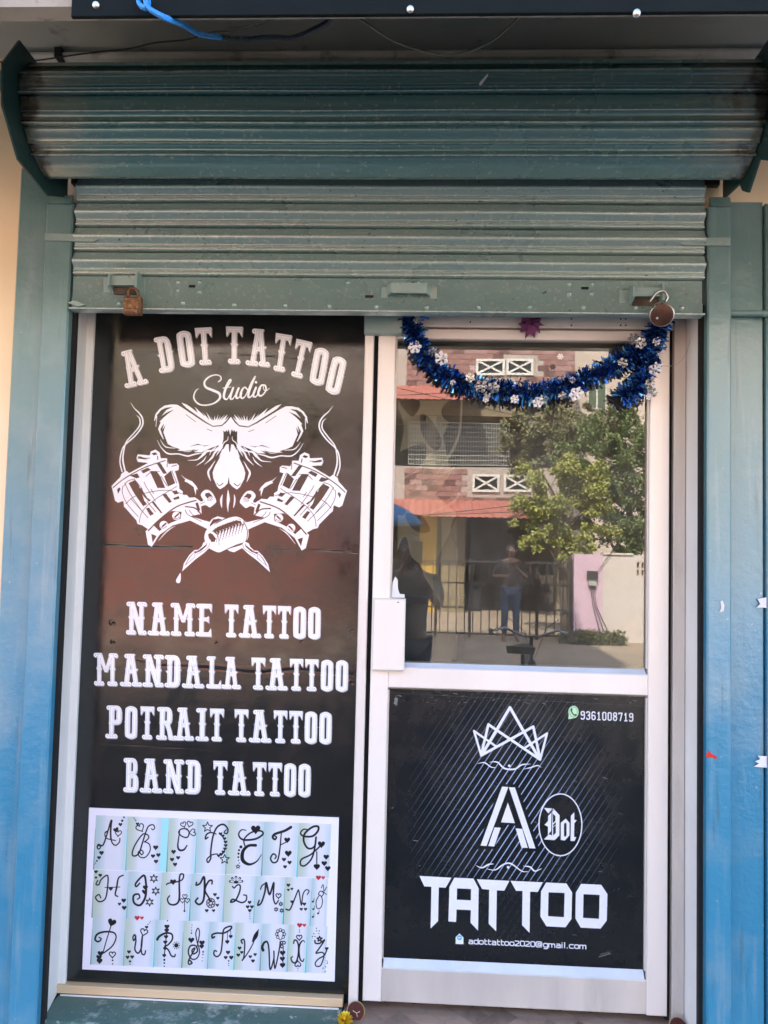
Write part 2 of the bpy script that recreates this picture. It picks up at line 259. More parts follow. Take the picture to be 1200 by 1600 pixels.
def sticker_art():
    A = Art(-.082, .744, .255, 1.112, 1350, (.07, .085, .10)); W = (.86, .86, .90)
    c = A.px([(810, 1290)])[0]
    # fading hatch of slanting lines
    A.T(0, 0, 1)
    Y, X = np.mgrid[0:A.h, 0:A.w]
    p = A.px([(730 + 0, 1220), (730 + 222 * 0.158, 1220 - 0)]); 
    q = at_many([(700, 1320), (766, 1220)]); dx, dz = (q[1] - q[0]); L = math.hypot(dx, dz); nx, nz = dz / L, -dx / L
    s = (X / A.res + A.x0) * nx + (Y / A.res + A.z0) * nz
    per = 0.0190; t = np.abs((s / per) % 1 - .5) * per
    cx, cz = at(800, 1275); rr = np.hypot(((X / A.res + A.x0) - cx) / .30, ((Y / A.res + A.z0) - cz) / .40)
    fade = np.clip(1.25 - rr, 0, 1) ** 1.3
    cov = np.clip(.5 + (.00150 - t) * A.res, 0, 1) * np.clip(fade * 1.15, 0, 1)
    zz = (Y / A.res + A.z0); dash = (np.sin(s * 400) * .5 + .5)
    cov = np.where(zz < at(800, 1385)[1], cov * np.where(((zz * 60 + s * 40) % 1) > .35, .6, 0), cov)
    col = np.array((.62, .69, .84), np.float32); A.img = A.img * (1 - cov[..., None]) + col * cov[..., None]; A.img = A.img.astype(np.float32)
    K = (.07, .085, .10)
    A.T(730, 1220, .15833)
    A.fill([(330, 40), (500, 40), (720, 700), (560, 710), (470, 440), (345, 440), (270, 680), (90, 680)], K)
    for P in ([(345, 62), (408, 66), (192, 650), (132, 645)], [(412, 68), (473, 70), (677, 674), (614, 672)], [(403, 218), (472, 424), (334, 416)], [(270, 465), (333, 468), (268, 655), (208, 650)], [(478, 474), (545, 480), (600, 668), (538, 668)]): A.fill(P, W)
    el = [(922 + 212 * math.cos(i * math.pi / 24), 440 + 305 * math.sin(i * math.pi / 24)) for i in range(48)]
    A.fill(el, K); A.line(el + el[:1], 12, W, False)
    for P in ([(758, 272), (842, 278), (803, 328)], [(850, 276), (914, 345), (912, 545), (865, 592), (758, 584), (798, 545), (800, 350)], [(765, 440), (800, 400), (800, 460)], [(925, 420), (975, 378), (1012, 420), (1012, 545), (965, 595), (925, 590)], [(1025, 350), (1060, 315), (1060, 390), (1085, 395), (1060, 425), (1058, 560), (1080, 562), (1062, 600), (1022, 600)]): A.fill(P, W)
    for P in ([(848, 330), (872, 355), (872, 400), (848, 425)], [(876, 410), (876, 520), (850, 545), (850, 440)], [(958, 430), (972, 418), (982, 430), (982, 545), (968, 560), (958, 548)], [(803, 535), (830, 500), (832, 540)]): A.fill(P, K)
    A.line([(838, 320), (834, 540)], 8, K, False); A.line([(848, 432), (880, 405)], 6, W, False); A.line([(848, 462), (880, 440)], 6, W, False); A.line([(800, 348), (850, 292)], 8, K, False)
    # crown
    A.T(730, 1090, .225)
    for P, w in (([(98, 405), (48, 235), (205, 345)], 15), ([(98, 400), (148, 190), (505, 432)], 18), ([(102, 402), (298, 72), (500, 425)], 20), ([(98, 405), (460, 205), (508, 430)], 18), ([(508, 435), (556, 252), (405, 350)], 15)): A.line(P, w, W, False)
    for P, w in (([(75, 462), (120, 455), (165, 485), (200, 490)], [3, 8, 8, 3]), ([(155, 452), (210, 452), (260, 495), (330, 500), (380, 470), (440, 465)], [3, 10, 12, 12, 10, 3]), ([(395, 500), (440, 490), (490, 475), (515, 488)], [3, 8, 8, 3])): A.line(P, w, W)
    A.dot(293, 477, 9, W)
    A.T(650, 1340, .25833)
    for P in ([(365, 52), (400, 65), (440, 45), (470, 42)], [(430, 72), (480, 78), (530, 45), (575, 40), (640, 85), (680, 88)], [(650, 55), (690, 60), (720, 85), (760, 70)]): A.line(P, [3, 9, 9, 3], W)
    A.dot(558, 62, 8, W)
    # TATTOO block letters
    A.fill([(15, 108), (1165, 165), (1165, 440), (80, 440)], K, a=.55)
    for P in ([(20, 114), (215, 125), (180, 186), (138, 184), (134, 388), (88, 434), (93, 180), (50, 178)], [(232, 125), (348, 130), (380, 190), (376, 446), (330, 398), (332, 322), (246, 318), (243, 394), (196, 390), (202, 182)], [(368, 134), (566, 144), (535, 204), (490, 202), (486, 450), (440, 405), (443, 198), (400, 194)], [(572, 144), (768, 153), (738, 212), (692, 210), (688, 460), (642, 412), (645, 206), (606, 205)],
              [(788, 154), (912, 160), (946, 215), (942, 375), (906, 426), (790, 420), (753, 360), (757, 208)], [(1000, 162), (1122, 168), (1160, 225), (1156, 385), (1118, 434), (998, 428), (965, 372), (968, 215)]): A.fill(P, W)
    for P in ([(249, 190), (333, 194), (332, 262), (247, 258)], [(803, 214), (900, 218), (896, 364), (800, 358)], [(1015, 225), (1112, 230), (1108, 374), (1012, 368)]): A.fill(P, K)
    # mail icon and address
    A.fill([(240, 485), (264, 463), (288, 487), (287, 528), (240, 526)], (.85, .88, .92)); A.dot(264, 488, 14, (.35, .62, .78)); A.line([(258, 488), (270, 488)], 6, (.8, .9, .95))
    def text(s, x, y, h, adv, slope, w, font):
        for c in s:
            a = 1.0
            for st in font.get(c, ()):
                A.line([(x + px_ * adv * .82, y + slope * px_ * adv - py_ * h) for px_, py_ in st], w, W, False)
            k = .5 if c in '.il1' and font is EM else 1.45 if c in 'm@' else .72 if c == 't' else 1
            x += adv * k; y += slope * adv * k
    o = [(0, .1), (0, .6), (.2, .72), (.75, .72), (.95, .6), (.95, .15), (.75, 0), (.2, 0), (0, .12)]
    global EM
    EM = {'a': [[(.1, .7), (.75, .7), (.9, .55), (.9, 0)], [(.9, 0), (.15, 0), (0, .15), (.15, .38), (.9, .38)]], 'd': [o, [(.95, 0), (.95, 1.05)]], 'o': [o], 't': [[(.1, 1.0), (.1, .12), (.25, 0), (.6, 0)], [(.1, .68), (.6, .68)]], '2': [[(.0, .95), (.7, .95), (.9, .8), (.85, .55), (0, .1), (0, 0), (.95, 0)]], '0': [[(0, .1), (0, .85), (.2, .97), (.75, .97), (.95, .85), (.95, .12), (.75, 0), (.2, 0), (0, .12)]],
          '@': [[(1.3, .0), (.2, -.05), (0, .2), (0, .75), (.25, 1), (1.1, 1), (1.35, .8), (1.35, .3), (1.05, .25), (1.0, .7), (.5, .7), (.42, .3), (.95, .3)]], 'g': [o, [(.95, .7), (.95, -.2), (.75, -.32), (.1, -.32)]], 'm': [[(0, 0), (0, .7), (.6, .7), (.7, .55), (.7, 0)], [(.7, .6), (.9, .7), (1.3, .7), (1.4, .55), (1.4, 0)]], 'i': [[(.1, 0), (.1, .7)], [(.1, 1.0), (.1, 1.02)]], 'l': [[(.1, 0), (.1, 1.05)]], '.': [[(.1, 0), (.1, .03)]], 'c': [[(.9, .72), (.2, .72), (0, .58), (0, .14), (.2, 0), (.9, 0)]]}
    text('adottattoo2020@gmail.com', 320, 524, 30, 31.6, .045, 6.2, EM)
    DG = {'9': [[(.9, .6), (.3, .5), (.1, .6), (.1, .9), (.3, 1), (.7, 1), (.9, .88), (.9, .15), (.7, 0), (.2, 0), (.1, .12)]], '3': [[(.1, .85), (.25, 1), (.7, 1), (.88, .85), (.85, .62), (.5, .52), (.88, .42), (.9, .15), (.7, 0), (.25, 0), (.1, .15)]], '6': [[(.9, .88), (.7, 1), (.3, 1), (.1, .85), (.1, .12), (.3, 0), (.7, 0), (.9, .12), (.9, .42), (.7, .55), (.15, .5)]], '1': [[(.25, .8), (.5, 1), (.5, 0)], [(.2, 0), (.8, 0)]], '0': [[(.1, .12), (.1, .88), (.3, 1), (.7, 1), (.9, .88), (.9, .12), (.7, 0), (.3, 0), (.1, .12)]],
          '8': [[(.5, .53), (.15, .65), (.12, .88), (.3, 1), (.7, 1), (.88, .88), (.85, .65), (.5, .53), (.1, .4), (.1, .12), (.3, 0), (.7, 0), (.9, .12), (.9, .4), (.5, .53)]], '7': [[(.1, .9), (.1, 1), (.9, 1), (.45, 0)]]}
    A.T(730, 1090, .225)
    for i, c in enumerate('9361008719'):
        x = 791 + i * 37.4; y = 152 + i * 1.6
        for st in DG[c]: A.line([(x + a * 27, y - b * 52) for a, b in st], 8.6, W, False)
    G = (.45, .72, .5)
    e = [(740 + 36 * math.cos(t * .2618), 103 + 44 * math.sin(t * .2618)) for t in range(24)]
    A.fill(e, (.72, .85, .72)); A.fill([(703, 154), (708, 110), (735, 148)], (.72, .85, .72)); e = [(740 + 27 * math.cos(t * .2618), 103 + 35 * math.sin(t * .2618)) for t in range(24)]; A.line(e + e[:1], 6, G, False)
    A.line([(727, 85), (727, 102), (742, 122), (756, 124)], [12, 8, 8, 12], (.12, .2, .14))
    # scuffs
    for P in ([(870, 575), (905, 565)],): pass
    A.T(650, 1340, .25833); A.line([(1107, 605), (1180, 583)], 3, (.6, .62, .63)); A.line([(1115, 590), (1175, 574)], 2.5, (.5, .5, .5))
    rs = np.random.RandomState(4); A.T(0, 0, 1)
    for i in range(80):
        x, y = rs.uniform(612, 1005), rs.choice([rs.uniform(1074, 1100), rs.uniform(1080, 1500)], p=[.75, .25]); A.line([(x, y), (x + rs.uniform(-5, 8), y + rs.uniform(-1, 2))], rs.uniform(.3, .9), (.62, .6, .57), False, .8)
    A.line([(612, 1083), (700, 1088), (800, 1093), (1006, 1104)], .8, (.3, .28, .26), a=.7)
    A.fill([(617, 1090), (622, 1092), (620, 1104), (615, 1100)], (.6, .6, .58), a=.7)
    return A
def sheet_art():
    A = Art(-1.052, -.232, .178, .691, 1600, (.875, .86, .905)); K = (.07, .07, .09)
    A.T(0, 0, 1)
    rows = [([151, 201, 254, 265, 309, 357, 413, 468, 518], 1273, 1357, 1.0), ([148, 202, 254, 300, 352, 400, 446, 488, 513], 1358, 1432, 1.), ([146, 197, 244, 288, 328, 369, 410, 452, 481, 512], 1432, 1505, 1.)]
    def yat(y, x): return y + (x - 145) * .0375
    for r, (xs, y0, y1, _) in enumerate(rows):
        for i in range(len(xs) - 1):
            x0, x1 = xs[i], xs[i + 1]; cy = (r == 0 and i == 2)
            if r == 0 and i >= 3: pass
            sl = (y1 - y0) * .045
            quad = [(x0, yat(y0, x0)), (x1, yat(y0, x1)), (x1 - sl, yat(y1, x1) + r * .5), (x0 - sl, yat(y1, x0) + r * .5)]
            A.fill(quad, (.60, .82, .85) if cy else (.80, .805, .85))
            if not cy:
                n = 12
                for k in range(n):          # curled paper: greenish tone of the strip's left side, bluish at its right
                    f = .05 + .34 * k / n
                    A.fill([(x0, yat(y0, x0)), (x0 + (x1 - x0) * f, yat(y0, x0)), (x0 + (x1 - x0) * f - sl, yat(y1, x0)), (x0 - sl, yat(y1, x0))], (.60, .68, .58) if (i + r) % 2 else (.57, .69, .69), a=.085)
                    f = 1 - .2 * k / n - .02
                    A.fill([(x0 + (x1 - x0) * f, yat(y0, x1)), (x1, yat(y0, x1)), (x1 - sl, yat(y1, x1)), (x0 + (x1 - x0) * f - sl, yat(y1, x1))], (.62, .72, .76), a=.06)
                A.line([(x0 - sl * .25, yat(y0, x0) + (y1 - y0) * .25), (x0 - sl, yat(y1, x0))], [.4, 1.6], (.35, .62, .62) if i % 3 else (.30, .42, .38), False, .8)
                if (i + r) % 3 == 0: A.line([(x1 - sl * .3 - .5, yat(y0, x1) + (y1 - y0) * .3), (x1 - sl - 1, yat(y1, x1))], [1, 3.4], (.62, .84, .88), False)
    L = lambda w, *p: A.line(p, w, K)
    H = lambda *hs: [A.heart(x, y, r, K) for x, y, r in hs]
    D = lambda *ds: [A.dot(x, y, r, K) for x, y, r in ds]
    A.T(140, 1260, 1 / 6)
    L([8, 14, 12, 10], (85, 365), (110, 370), (95, 395), (78, 380), (90, 352), (130, 360), (165, 270), (210, 125), (205, 240), (215, 330), (250, 360), (285, 330), (290, 295)); L(9, (150, 240), (180, 222), (150, 250), (160, 290), (200, 305), (250, 315)); L(14, (215, 130), (203, 200), (205, 300))
    A.heart(255, 215, 26, K, -.4); A.heart(275, 245, 30, K, .1, 8); H((295, 165, 18)); D((312, 130, 11), (328, 98, 8), (75, 505, 8), (62, 525, 5), (52, 540, 3)); H((118, 430, 22), (95, 475, 18))
    L([8, 14, 10], (585, 205), (600, 215), (615, 195), (600, 168), (560, 180), (535, 230), (500, 340), (470, 430), (430, 460), (405, 440), (430, 360), (500, 260), (545, 260), (560, 290), (520, 330)); L(10, (520, 325), (565, 350), (572, 410), (530, 470), (480, 470), (460, 430), (490, 405), (510, 430), (492, 448), (480, 430))
    A.heart(480, 195, 38, K, -.5, 9); H((455, 160, 16)); D((438, 128, 6), (428, 113, 5), (418, 103, 4)); H((625, 380, 24), (600, 460, 20), (650, 450, 20), (628, 510, 20))
    L([8, 14, 20, 10], (850, 230), (840, 290), (832, 370), (850, 405), (890, 400), (918, 360)); L(12, (930, 220), (900, 205), (860, 210), (840, 240), (870, 275), (920, 285), (938, 240), (915, 205))
    A.heart(885, 165, 26, K, -.4, 8); A.heart(945, 160, 28, K, .3, 8); A.heart(970, 240, 32, K, 1.4, 8); H((792, 420, 22), (778, 492, 20), (835, 475, 19), (806, 538, 20))
    A.star(1110, 190, 48, K, 8)
    L([12, 14, 14, 10], (1115, 285), (1090, 300), (1100, 260), (1140, 240), (1190, 255)); L([10, 16, 14, 10], (1285, 215), (1265, 240), (1290, 250), (1300, 210), (1260, 165), (1200, 190), (1160, 280), (1140, 420), (1140, 480), (1115, 520), (1105, 490), (1150, 450), (1200, 440))
    for k in range(9):
        a = -1.1 + k * .3; H((1190 + 90 * math.cos(a), 350 + 110 * math.sin(a), 17))
    L([14, 18], (435, 470 + 210), (430, 700))if 0 else None
    A.T(330, 1270, 1 / 6)
    A.star(130, 430, 46, K, 8)
    L([8, 18, 14, 12], (330, 160), (290, 155), (262, 190), (275, 230), (320, 250), (420, 240), (485, 200), (480, 170), (430, 165), (370, 185), (320, 230), (310, 270), (320, 305)); L([26, 24, 30, 34, 22, 12, 5], (420, 300), (350, 305), (300, 360), (300, 440), (360, 478), (430, 450), (475, 385)); A.heart(420, 150, 44, K)
    D((282, 315, 14), (265, 345, 10), (260, 378, 10), (258, 410, 9), (260, 440, 6), (268, 465, 5)); A.star(255, 498, 20, K, 6)
    L([24, 20, 12], (750, 130), (690, 165), (600, 195), (580, 225), (600, 245), (615, 225), (600, 212)); L([10, 14, 14, 12], (660, 180), (652, 280), (640, 380), (620, 450), (580, 460), (560, 420), (585, 380), (612, 400), (600, 425)); L(9, (655, 295), (705, 270)); H((715, 250, 28), (725, 375, 32), (685, 432, 20), (737, 460, 20), (695, 500, 18))
    L([14, 18, 18, 10], (985, 225), (975, 300), (940, 330), (900, 320), (870, 260), (880, 190), (950, 130), (1005, 125), (1000, 170), (950, 215), (870, 215), (840, 185), (870, 150), (910, 155)); L([16, 14, 14], (985, 225), (970, 340), (940, 430), (880, 490), (840, 480), (850, 430), (930, 390), (1000, 330), (1040, 290)); H((1035, 290, 34), (992, 500, 30), (1080, 408, 26), (1062, 468, 26), (1095, 515, 26)); L(10, (992, 360), (992, 490))
    # second row
    A.T(110, 1250, .36667)
    L([5, 6, 5], (120, 340), (112, 356), (124, 358), (135, 335), (162, 320), (160, 380), (150, 420), (125, 430), (110, 412), (125, 400), (132, 414)); L([5, 7, 5], (228, 318), (208, 330), (200, 370), (194, 400), (205, 408)); L(3, (150, 370), (214, 368)); H((175, 375, 9), (130, 318, 8), (112, 303, 8), (112, 328, 6), (230, 425, 10), (212, 440, 7), (232, 456, 10))
    L([6, 8, 9, 8, 5], (298, 352), (284, 366), (280, 355), (300, 330), (318, 320), (325, 360), (322, 410), (300, 445), (274, 435), (272, 405), (292, 398), (298, 412), (288, 420)); H((322, 370, 11), (318, 388, 11)); [A.star(x, y, 17, K, 4, 6) for x, y in ((358, 332), (366, 385), (340, 432))]
    L([5, 6, 8, 5], (412, 358), (420, 352), (460, 345), (480, 335), (484, 315), (470, 316), (466, 350), (466, 420), (450, 442), (425, 440), (416, 420), (425, 405)); H((440, 346, 13)); [A.heart(x, y, 10, K, 0, 3) for x, y in ((490, 408), (480, 425), (500, 425))]; L(3, (489, 430), (488, 470)); D((488, 470, 4))
    L([6, 9, 7], (540, 348), (538, 360), (555, 352), (570, 325), (574, 350), (570, 420), (552, 442), (535, 430), (545, 415)); L([6, 8, 6], (605, 355), (605, 340), (590, 345), (575, 380), (590, 410), (600, 430))
    for k in range(7): A.heart(600 + 13 * math.cos(k * .9), 436 + 15 * math.sin(k * .9), 7, K, k * .9 + 1.57, 3)
    H((618, 400, 8), (630, 415, 7), (628, 445, 7), (612, 468, 7), (583, 468, 8))
    for k in range(5): A.line([(708, 352), (708 + 26 * math.cos(-2.9 + k * .66), 350 + 24 * math.sin(-2.9 + k * .66))], [3, 10], K); A.line([(708 + 12 * math.cos(-2.9 + k * .66), 350 + 12 * math.sin(-2.9 + k * .66)), (708 + 23 * math.cos(-2.9 + k * .66), 350 + 21 * math.sin(-2.9 + k * .66))], 5, (.8, .8, .85))
    L([5, 7, 5], (692, 365), (700, 372), (712, 360), (725, 362), (722, 390), (705, 425), (685, 432), (695, 420), (730, 434), (750, 425), (752, 405), (740, 402)); H((765, 433, 8), (757, 452, 8), (775, 452, 8), (766, 468, 8)); D((766, 482, 2), (766, 492, 2), (767, 502, 2))
    L([6, 8, 5], (806, 425), (800, 445), (815, 435), (830, 390), (836, 350), (850, 400), (868, 350), (866, 410), (875, 440), (888, 425)); L(5, (836, 350), (818, 362), (812, 378)); A.heart(888, 405, 11, K, 0, 4); [A.star(x, y, 9, K, 3, 6) for x, y in ((878, 463), (898, 440), (902, 468))]
    L([6, 5, 4], (920, 462), (935, 465), (948, 440), (968, 390), (975, 385), (985, 445), (992, 400), (1005, 380), (1018, 385), (1010, 400)); H((930, 360, 8), (945, 376, 6), (930, 380, 6), (945, 430, 7), (998, 440, 8), (985, 462, 7), (1003, 462, 7))
    L(3.5, (1060, 405), (1048, 430), (1052, 458), (1068, 455), (1075, 430), (1070, 408), (1058, 398), (1068, 385), (1080, 395), (1070, 410)); L(3, (1070, 372), (1078, 358), (1082, 385), (1092, 368)); L(3, (1075, 385), (1092, 400)); [(D((x, y, 4)), L(2, (x + 4, y), (x + 5, y - 14))) for x, y in ((1034, 430), (1036, 462), (1056, 480), (1034, 495))]
    # third row
    A.T(140, 1390, 1 / 6)
    A.heart(215, 300, 40, K, .3); L(9, (205, 340), (170, 450), (130, 590)); L([10, 16, 18, 12, 12], (95, 440), (115, 455), (90, 480), (58, 460), (80, 410), (150, 388), (230, 395), (255, 440), (220, 520), (140, 585)); H((110, 590, 28), (95, 625, 26), (100, 660, 28)); A.heart(220, 600, 30, K, 0, 9); D((222, 655, 8), (222, 688, 6))
    L([12, 14, 12], (440, 430), (420, 470), (412, 440), (430, 415), (440, 470), (430, 550), (460, 588), (490, 540), (500, 430), (490, 520), (495, 590), (520, 600), (530, 565)); A.heart(515, 390, 34, K, .3, 10); H((540, 345, 16), (375, 575, 18), (362, 625, 18), (405, 622, 18), (385, 665, 12)); D((553, 318, 5), (565, 305, 4), (575, 292, 4), (386, 690, 5))
    L([22, 14, 14, 12], (640, 460), (660, 430), (720, 400), (775, 410), (780, 460), (740, 510), (710, 525), (745, 560), (770, 610), (800, 620), (808, 600)); L(9, (730, 330), (725, 420), (715, 520), (705, 620)); H((730, 340, 24), (728, 375, 22), (722, 435, 20), (715, 485, 20), (712, 545, 18), (705, 610, 18)); D((735, 285, 6), (706, 650, 10), (705, 680, 8), (705, 710, 6)); D((818, 515, 20)); [D((818 + 30 * math.cos(k * .7), 515 + 32 * math.sin(k * .7), 5)) for k in range(9)]
    L([14, 12, 14, 10, 10], (945, 655), (965, 680), (935, 690), (935, 650), (985, 560), (990, 540), (965, 560), (975, 595), (1015, 570), (1000, 520), (950, 520), (930, 580), (960, 640), (1010, 635), (1035, 570), (1010, 470), (1000, 400), (1020, 355), (1035, 400), (1015, 520)); H((958, 465, 28), (1058, 490, 26), (1055, 525, 22)); D((965, 325, 4), (962, 350, 4), (962, 375, 5), (960, 400, 7), (1068, 575, 8), (1066, 600, 6), (1063, 630, 4), (1060, 660, 4))
    A.T(330, 1400, 1 / 6)
    L([16, 14, 12], (35, 375), (15, 385), (15, 355), (60, 340), (120, 340), (180, 310), (195, 280), (165, 280), (120, 310), (110, 400), (95, 520), (60, 560), (30, 540), (35, 505), (55, 510)); L(5, (158, 320), (155, 410)); L(5, (185, 300), (188, 360)); H((155, 422, 20), (187, 372, 18), (162, 520, 20), (140, 568, 18), (192, 568, 20)); D((168, 600, 7), (168, 625, 5), (168, 645, 4))
    L([14, 12, 8], (295, 435), (285, 410), (310, 400), (318, 450), (310, 560), (295, 595), (350, 520), (395, 440), (410, 400)); L([10, 22, 5], (390, 420), (415, 360), (450, 305)); L([6, 18, 5], (400, 420), (430, 370), (445, 320)); H((270, 480, 18), (290, 520, 16), (258, 545, 18), (370, 560, 16), (415, 540, 16), (395, 600, 18))
    L([26, 14, 12, 12], (490, 500), (482, 470), (500, 430), (530, 425), (545, 500), (555, 680), (590, 580), (590, 510), (600, 670), (640, 500), (650, 420))
    for k in range(8): A.line([(652 + 34 * math.cos(k * .785), 350 + 38 * math.sin(k * .785)), (652 + 36 * math.cos(k * .785), 350 + 40 * math.sin(k * .785))], 30, K); A.dot(652 + 36 * math.cos(k * .785), 350 + 40 * math.sin(k * .785), 9, (.78, .8, .84))
    A.dot(652, 375, 14, (.78, .8, .84)); [(A.dot(x, y, 17, K), A.dot(x, y, 8, (.78, .8, .84))) for x, y in ((665, 430), (685, 430), (665, 465))]; L(8, (678, 470), (675, 640)); H((672, 525, 26), (670, 580, 24), (672, 640, 26))
    L([12, 14, 14, 10], (775, 435), (785, 405), (810, 420), (822, 480), (815, 560), (795, 615), (765, 610), (750, 575), (765, 560)); L([6, 14, 14, 8], (880, 425), (862, 410), (835, 440), (825, 500), (835, 580), (860, 605), (872, 580)); A.heart(828, 380, 26, K, 0, 9); A.heart(815, 630, 28, K, 3.14, 9); D((830, 310, 5), (830, 330, 5), (815, 670, 4), (815, 690, 3))
    L([14, 12, 10, 12], (975, 410), (980, 435), (1020, 435), (1065, 405), (1010, 490), (985, 528), (1040, 520), (1060, 550), (1030, 640), (990, 650), (978, 620), (1010, 580), (1060, 550), (1085, 500)); A.star(1018, 395, 24, K, 12); H((1085, 485, 18)); [D((x, y, 5)) for x, y in ((990, 320), (965, 345), (1010, 345), (952, 372), (975, 372), (1015, 320), (1050, 668), (1075, 655), (1072, 700), (988, 295))]; L(4, (1085, 595), (1093, 620), (1082, 628))
    for x, y, s in ((1058, 328, 0), (287, 499, 0), (978, 530, 0)):
        A.T(110, 1250, .36667); A.heart(x, y, 11, (.68, .13, .17)); A.heart(x + 20, y, 8, (.72, .2, .23))
    return A
# ---------------------------------------------------------------- helpers
def tag(o, label=None, cat=None, group=None, kind=None):
    for k, v in (('label', label), ('category', cat), ('group', group), ('kind', kind)):
        if v: o[k] = v
    return o
def thing(name, loc, label, cat, group=None, rz=0):
    o = bpy.data.objects.new(name, None); COL.objects.link(o); o.location = loc; o.rotation_euler = (0, 0, rz); o.empty_display_size = .1
    return tag(o, label, cat, group)
def world_loc(p):
    v = Vector((0, 0, 0))
    while p is not None: v += p.location; p = p.parent
    return v
class MB:
    """collects shapes in world metres and links them as ONE mesh object"""
    def __init__(s): s.v = []; s.f = []; s.sm = []; s.wr = {}
    def add(s, V, F, smooth=False):
        n = len(s.v); s.v += [tuple(p) for p in V]; s.f += [tuple(i + n for i in f) for f in F]; s.sm += [smooth] * len(F); return s
    def box(s, x0, x1, y0, y1, z0, z1):
        V = [(x, y, z) for x in (x0, x1) for y in (y0, y1) for z in (z0, z1)]
        return s.add(V, [(0, 1, 3, 2), (4, 6, 7, 5), (0, 4, 5, 1), (2, 3, 7, 6), (0, 2, 6, 4), (1, 5, 7, 3)])
    def bbox(s, x0, x1, y0, y1, z0, z1, b=.003):
        """box whose four front edges (towards -y) and sides are chamfered"""
        V = [(x0, y1, z0), (x1, y1, z0), (x1, y1, z1), (x0, y1, z1), (x0, y0 + b, z0), (x1, y0 + b, z0), (x1, y0 + b, z1), (x0, y0 + b, z1), (x0 + b, y0, z0 + b), (x1 - b, y0, z0 + b), (x1 - b, y0, z1 - b), (x0 + b, y0, z1 - b)]
        F = [(0, 3, 2, 1), (8, 9, 10, 11)]
        for i in range(4):
            j = (i + 1) % 4; F += [(i, j, 4 + j, 4 + i), (4 + i, 4 + j, 8 + j, 8 + i)]
        return s.add(V, F)
    def prism(s, poly, axis, a, b, smooth=False):
        """poly: (u, v) points; axis 'x': u=y v=z, 'y': u=x v=z, 'z': u=x v=y"""
        P = {'x': lambda t, u, v: (t, u, v), 'y': lambda t, u, v: (u, t, v), 'z': lambda t, u, v: (u, v, t)}[axis]
        n = len(poly); V = [P(a, u, v) for u, v in poly] + [P(b, u, v) for u, v in poly]
        s.add(V, [tuple(range(n - 1, -1, -1)), tuple(range(n, 2 * n))]); s.add(V, [(i, (i + 1) % n, n + (i + 1) % n, n + i) for i in range(n)], smooth); return s
    def sheet(s, prof, xs, dy=None, ridges=()):
        """open profile (y, z) swept along x with optional wobble; ridges: profile points that get painted highlight lines"""
        V = []; m = len(prof)
        for i in range(len(xs)):
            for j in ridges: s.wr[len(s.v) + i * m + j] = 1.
        for i, x in enumerate(xs):
            for j, (y, z) in enumerate(prof): V.append((x, y + (dy(x, z) if dy else 0), z))
        return s.add(V, [(i * m + j, i * m + j + 1, (i + 1) * m + j + 1, (i + 1) * m + j) for i in range(len(xs) - 1) for j in range(m - 1)], True)
    def tube(s, pts, r, n=8, caps=True):
        pts = [Vector(p) for p in pts]; m = len(pts); V = []; up = Vector((0, 0, 1))
        rr = [r] * m if not hasattr(r, '__len__') else list(np.interp(np.linspace(0, 1, m), np.linspace(0, 1, len(r)), r))
        nrm = None
        for i, p in enumerate(pts):
            t = (pts[min(i + 1, m - 1)] - pts[max(i - 1, 0)]).normalized()
            if nrm is None: nrm = t.cross(up if abs(t.z) < .9 else Vector((1, 0, 0))).normalized()
            nrm = (nrm - t * nrm.dot(t)).normalized(); b = t.cross(nrm)
            for k in range(n):
                a = 2 * math.pi * k / n; V.append(p + (nrm * math.cos(a) + b * math.sin(a)) * rr[i])
        F = [(i * n + k, i * n + (k + 1) % n, (i + 1) * n + (k + 1) % n, (i + 1) * n + k) for i in range(m - 1) for k in range(n)]
        s.add(V, F, True)
        if caps: s.add(V[:n], [tuple(range(n - 1, -1, -1))]); s.add(V[-n:], [tuple(range(n))])
        return s
    def lathe(s, prof, c, axis='z', n=20):
        """prof: (radius, height) list"""
        V = []; m = len(prof)
        for k in range(n):
            a = 2 * math.pi * k / n
            for r, h in prof:
                x, y = r * math.cos(a), r * math.sin(a)
                V.append({'z': (c[0] + x, c[1] + y, c[2] + h), 'y': (c[0] + x, c[1] + h, c[2] + y), 'x': (c[0] + h, c[1] + x, c[2] + y)}[axis])
        F = [(k * m + j, ((k + 1) % n) * m + j, ((k + 1) % n) * m + j + 1, k * m + j + 1) for k in range(n) for j in range(m - 1)]
        return s.add(V, F, True)
    def quad(s, a, b, c, d): return s.add([a, b, c, d], [(0, 1, 2, 3)])
    def build(s, name, m, parent=None, **kw):
        me = bpy.data.meshes.new(name); o0 = world_loc(parent) if parent else Vector((0, 0, 0))
        me.from_pydata([(v[0] - o0.x, v[1] - o0.y, v[2] - o0.z) for v in s.v], [], s.f)
        me.polygons.foreach_set('use_smooth', s.sm)
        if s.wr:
            at_ = me.attributes.new('ridge_glint', 'FLOAT', 'POINT'); w_ = np.zeros(len(s.v), np.float32)
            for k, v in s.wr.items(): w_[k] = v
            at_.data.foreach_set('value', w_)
        me.materials.append(m); me.update()
        o = bpy.data.objects.new(name, me); COL.objects.link(o); o.parent = parent
        return tag(o, **kw)
def share(src, name, parent, offset):
    o = src.copy(); COL.objects.link(o); o.name = name; o.parent = parent; o.location = Vector(src.location) + Vector(offset); return o
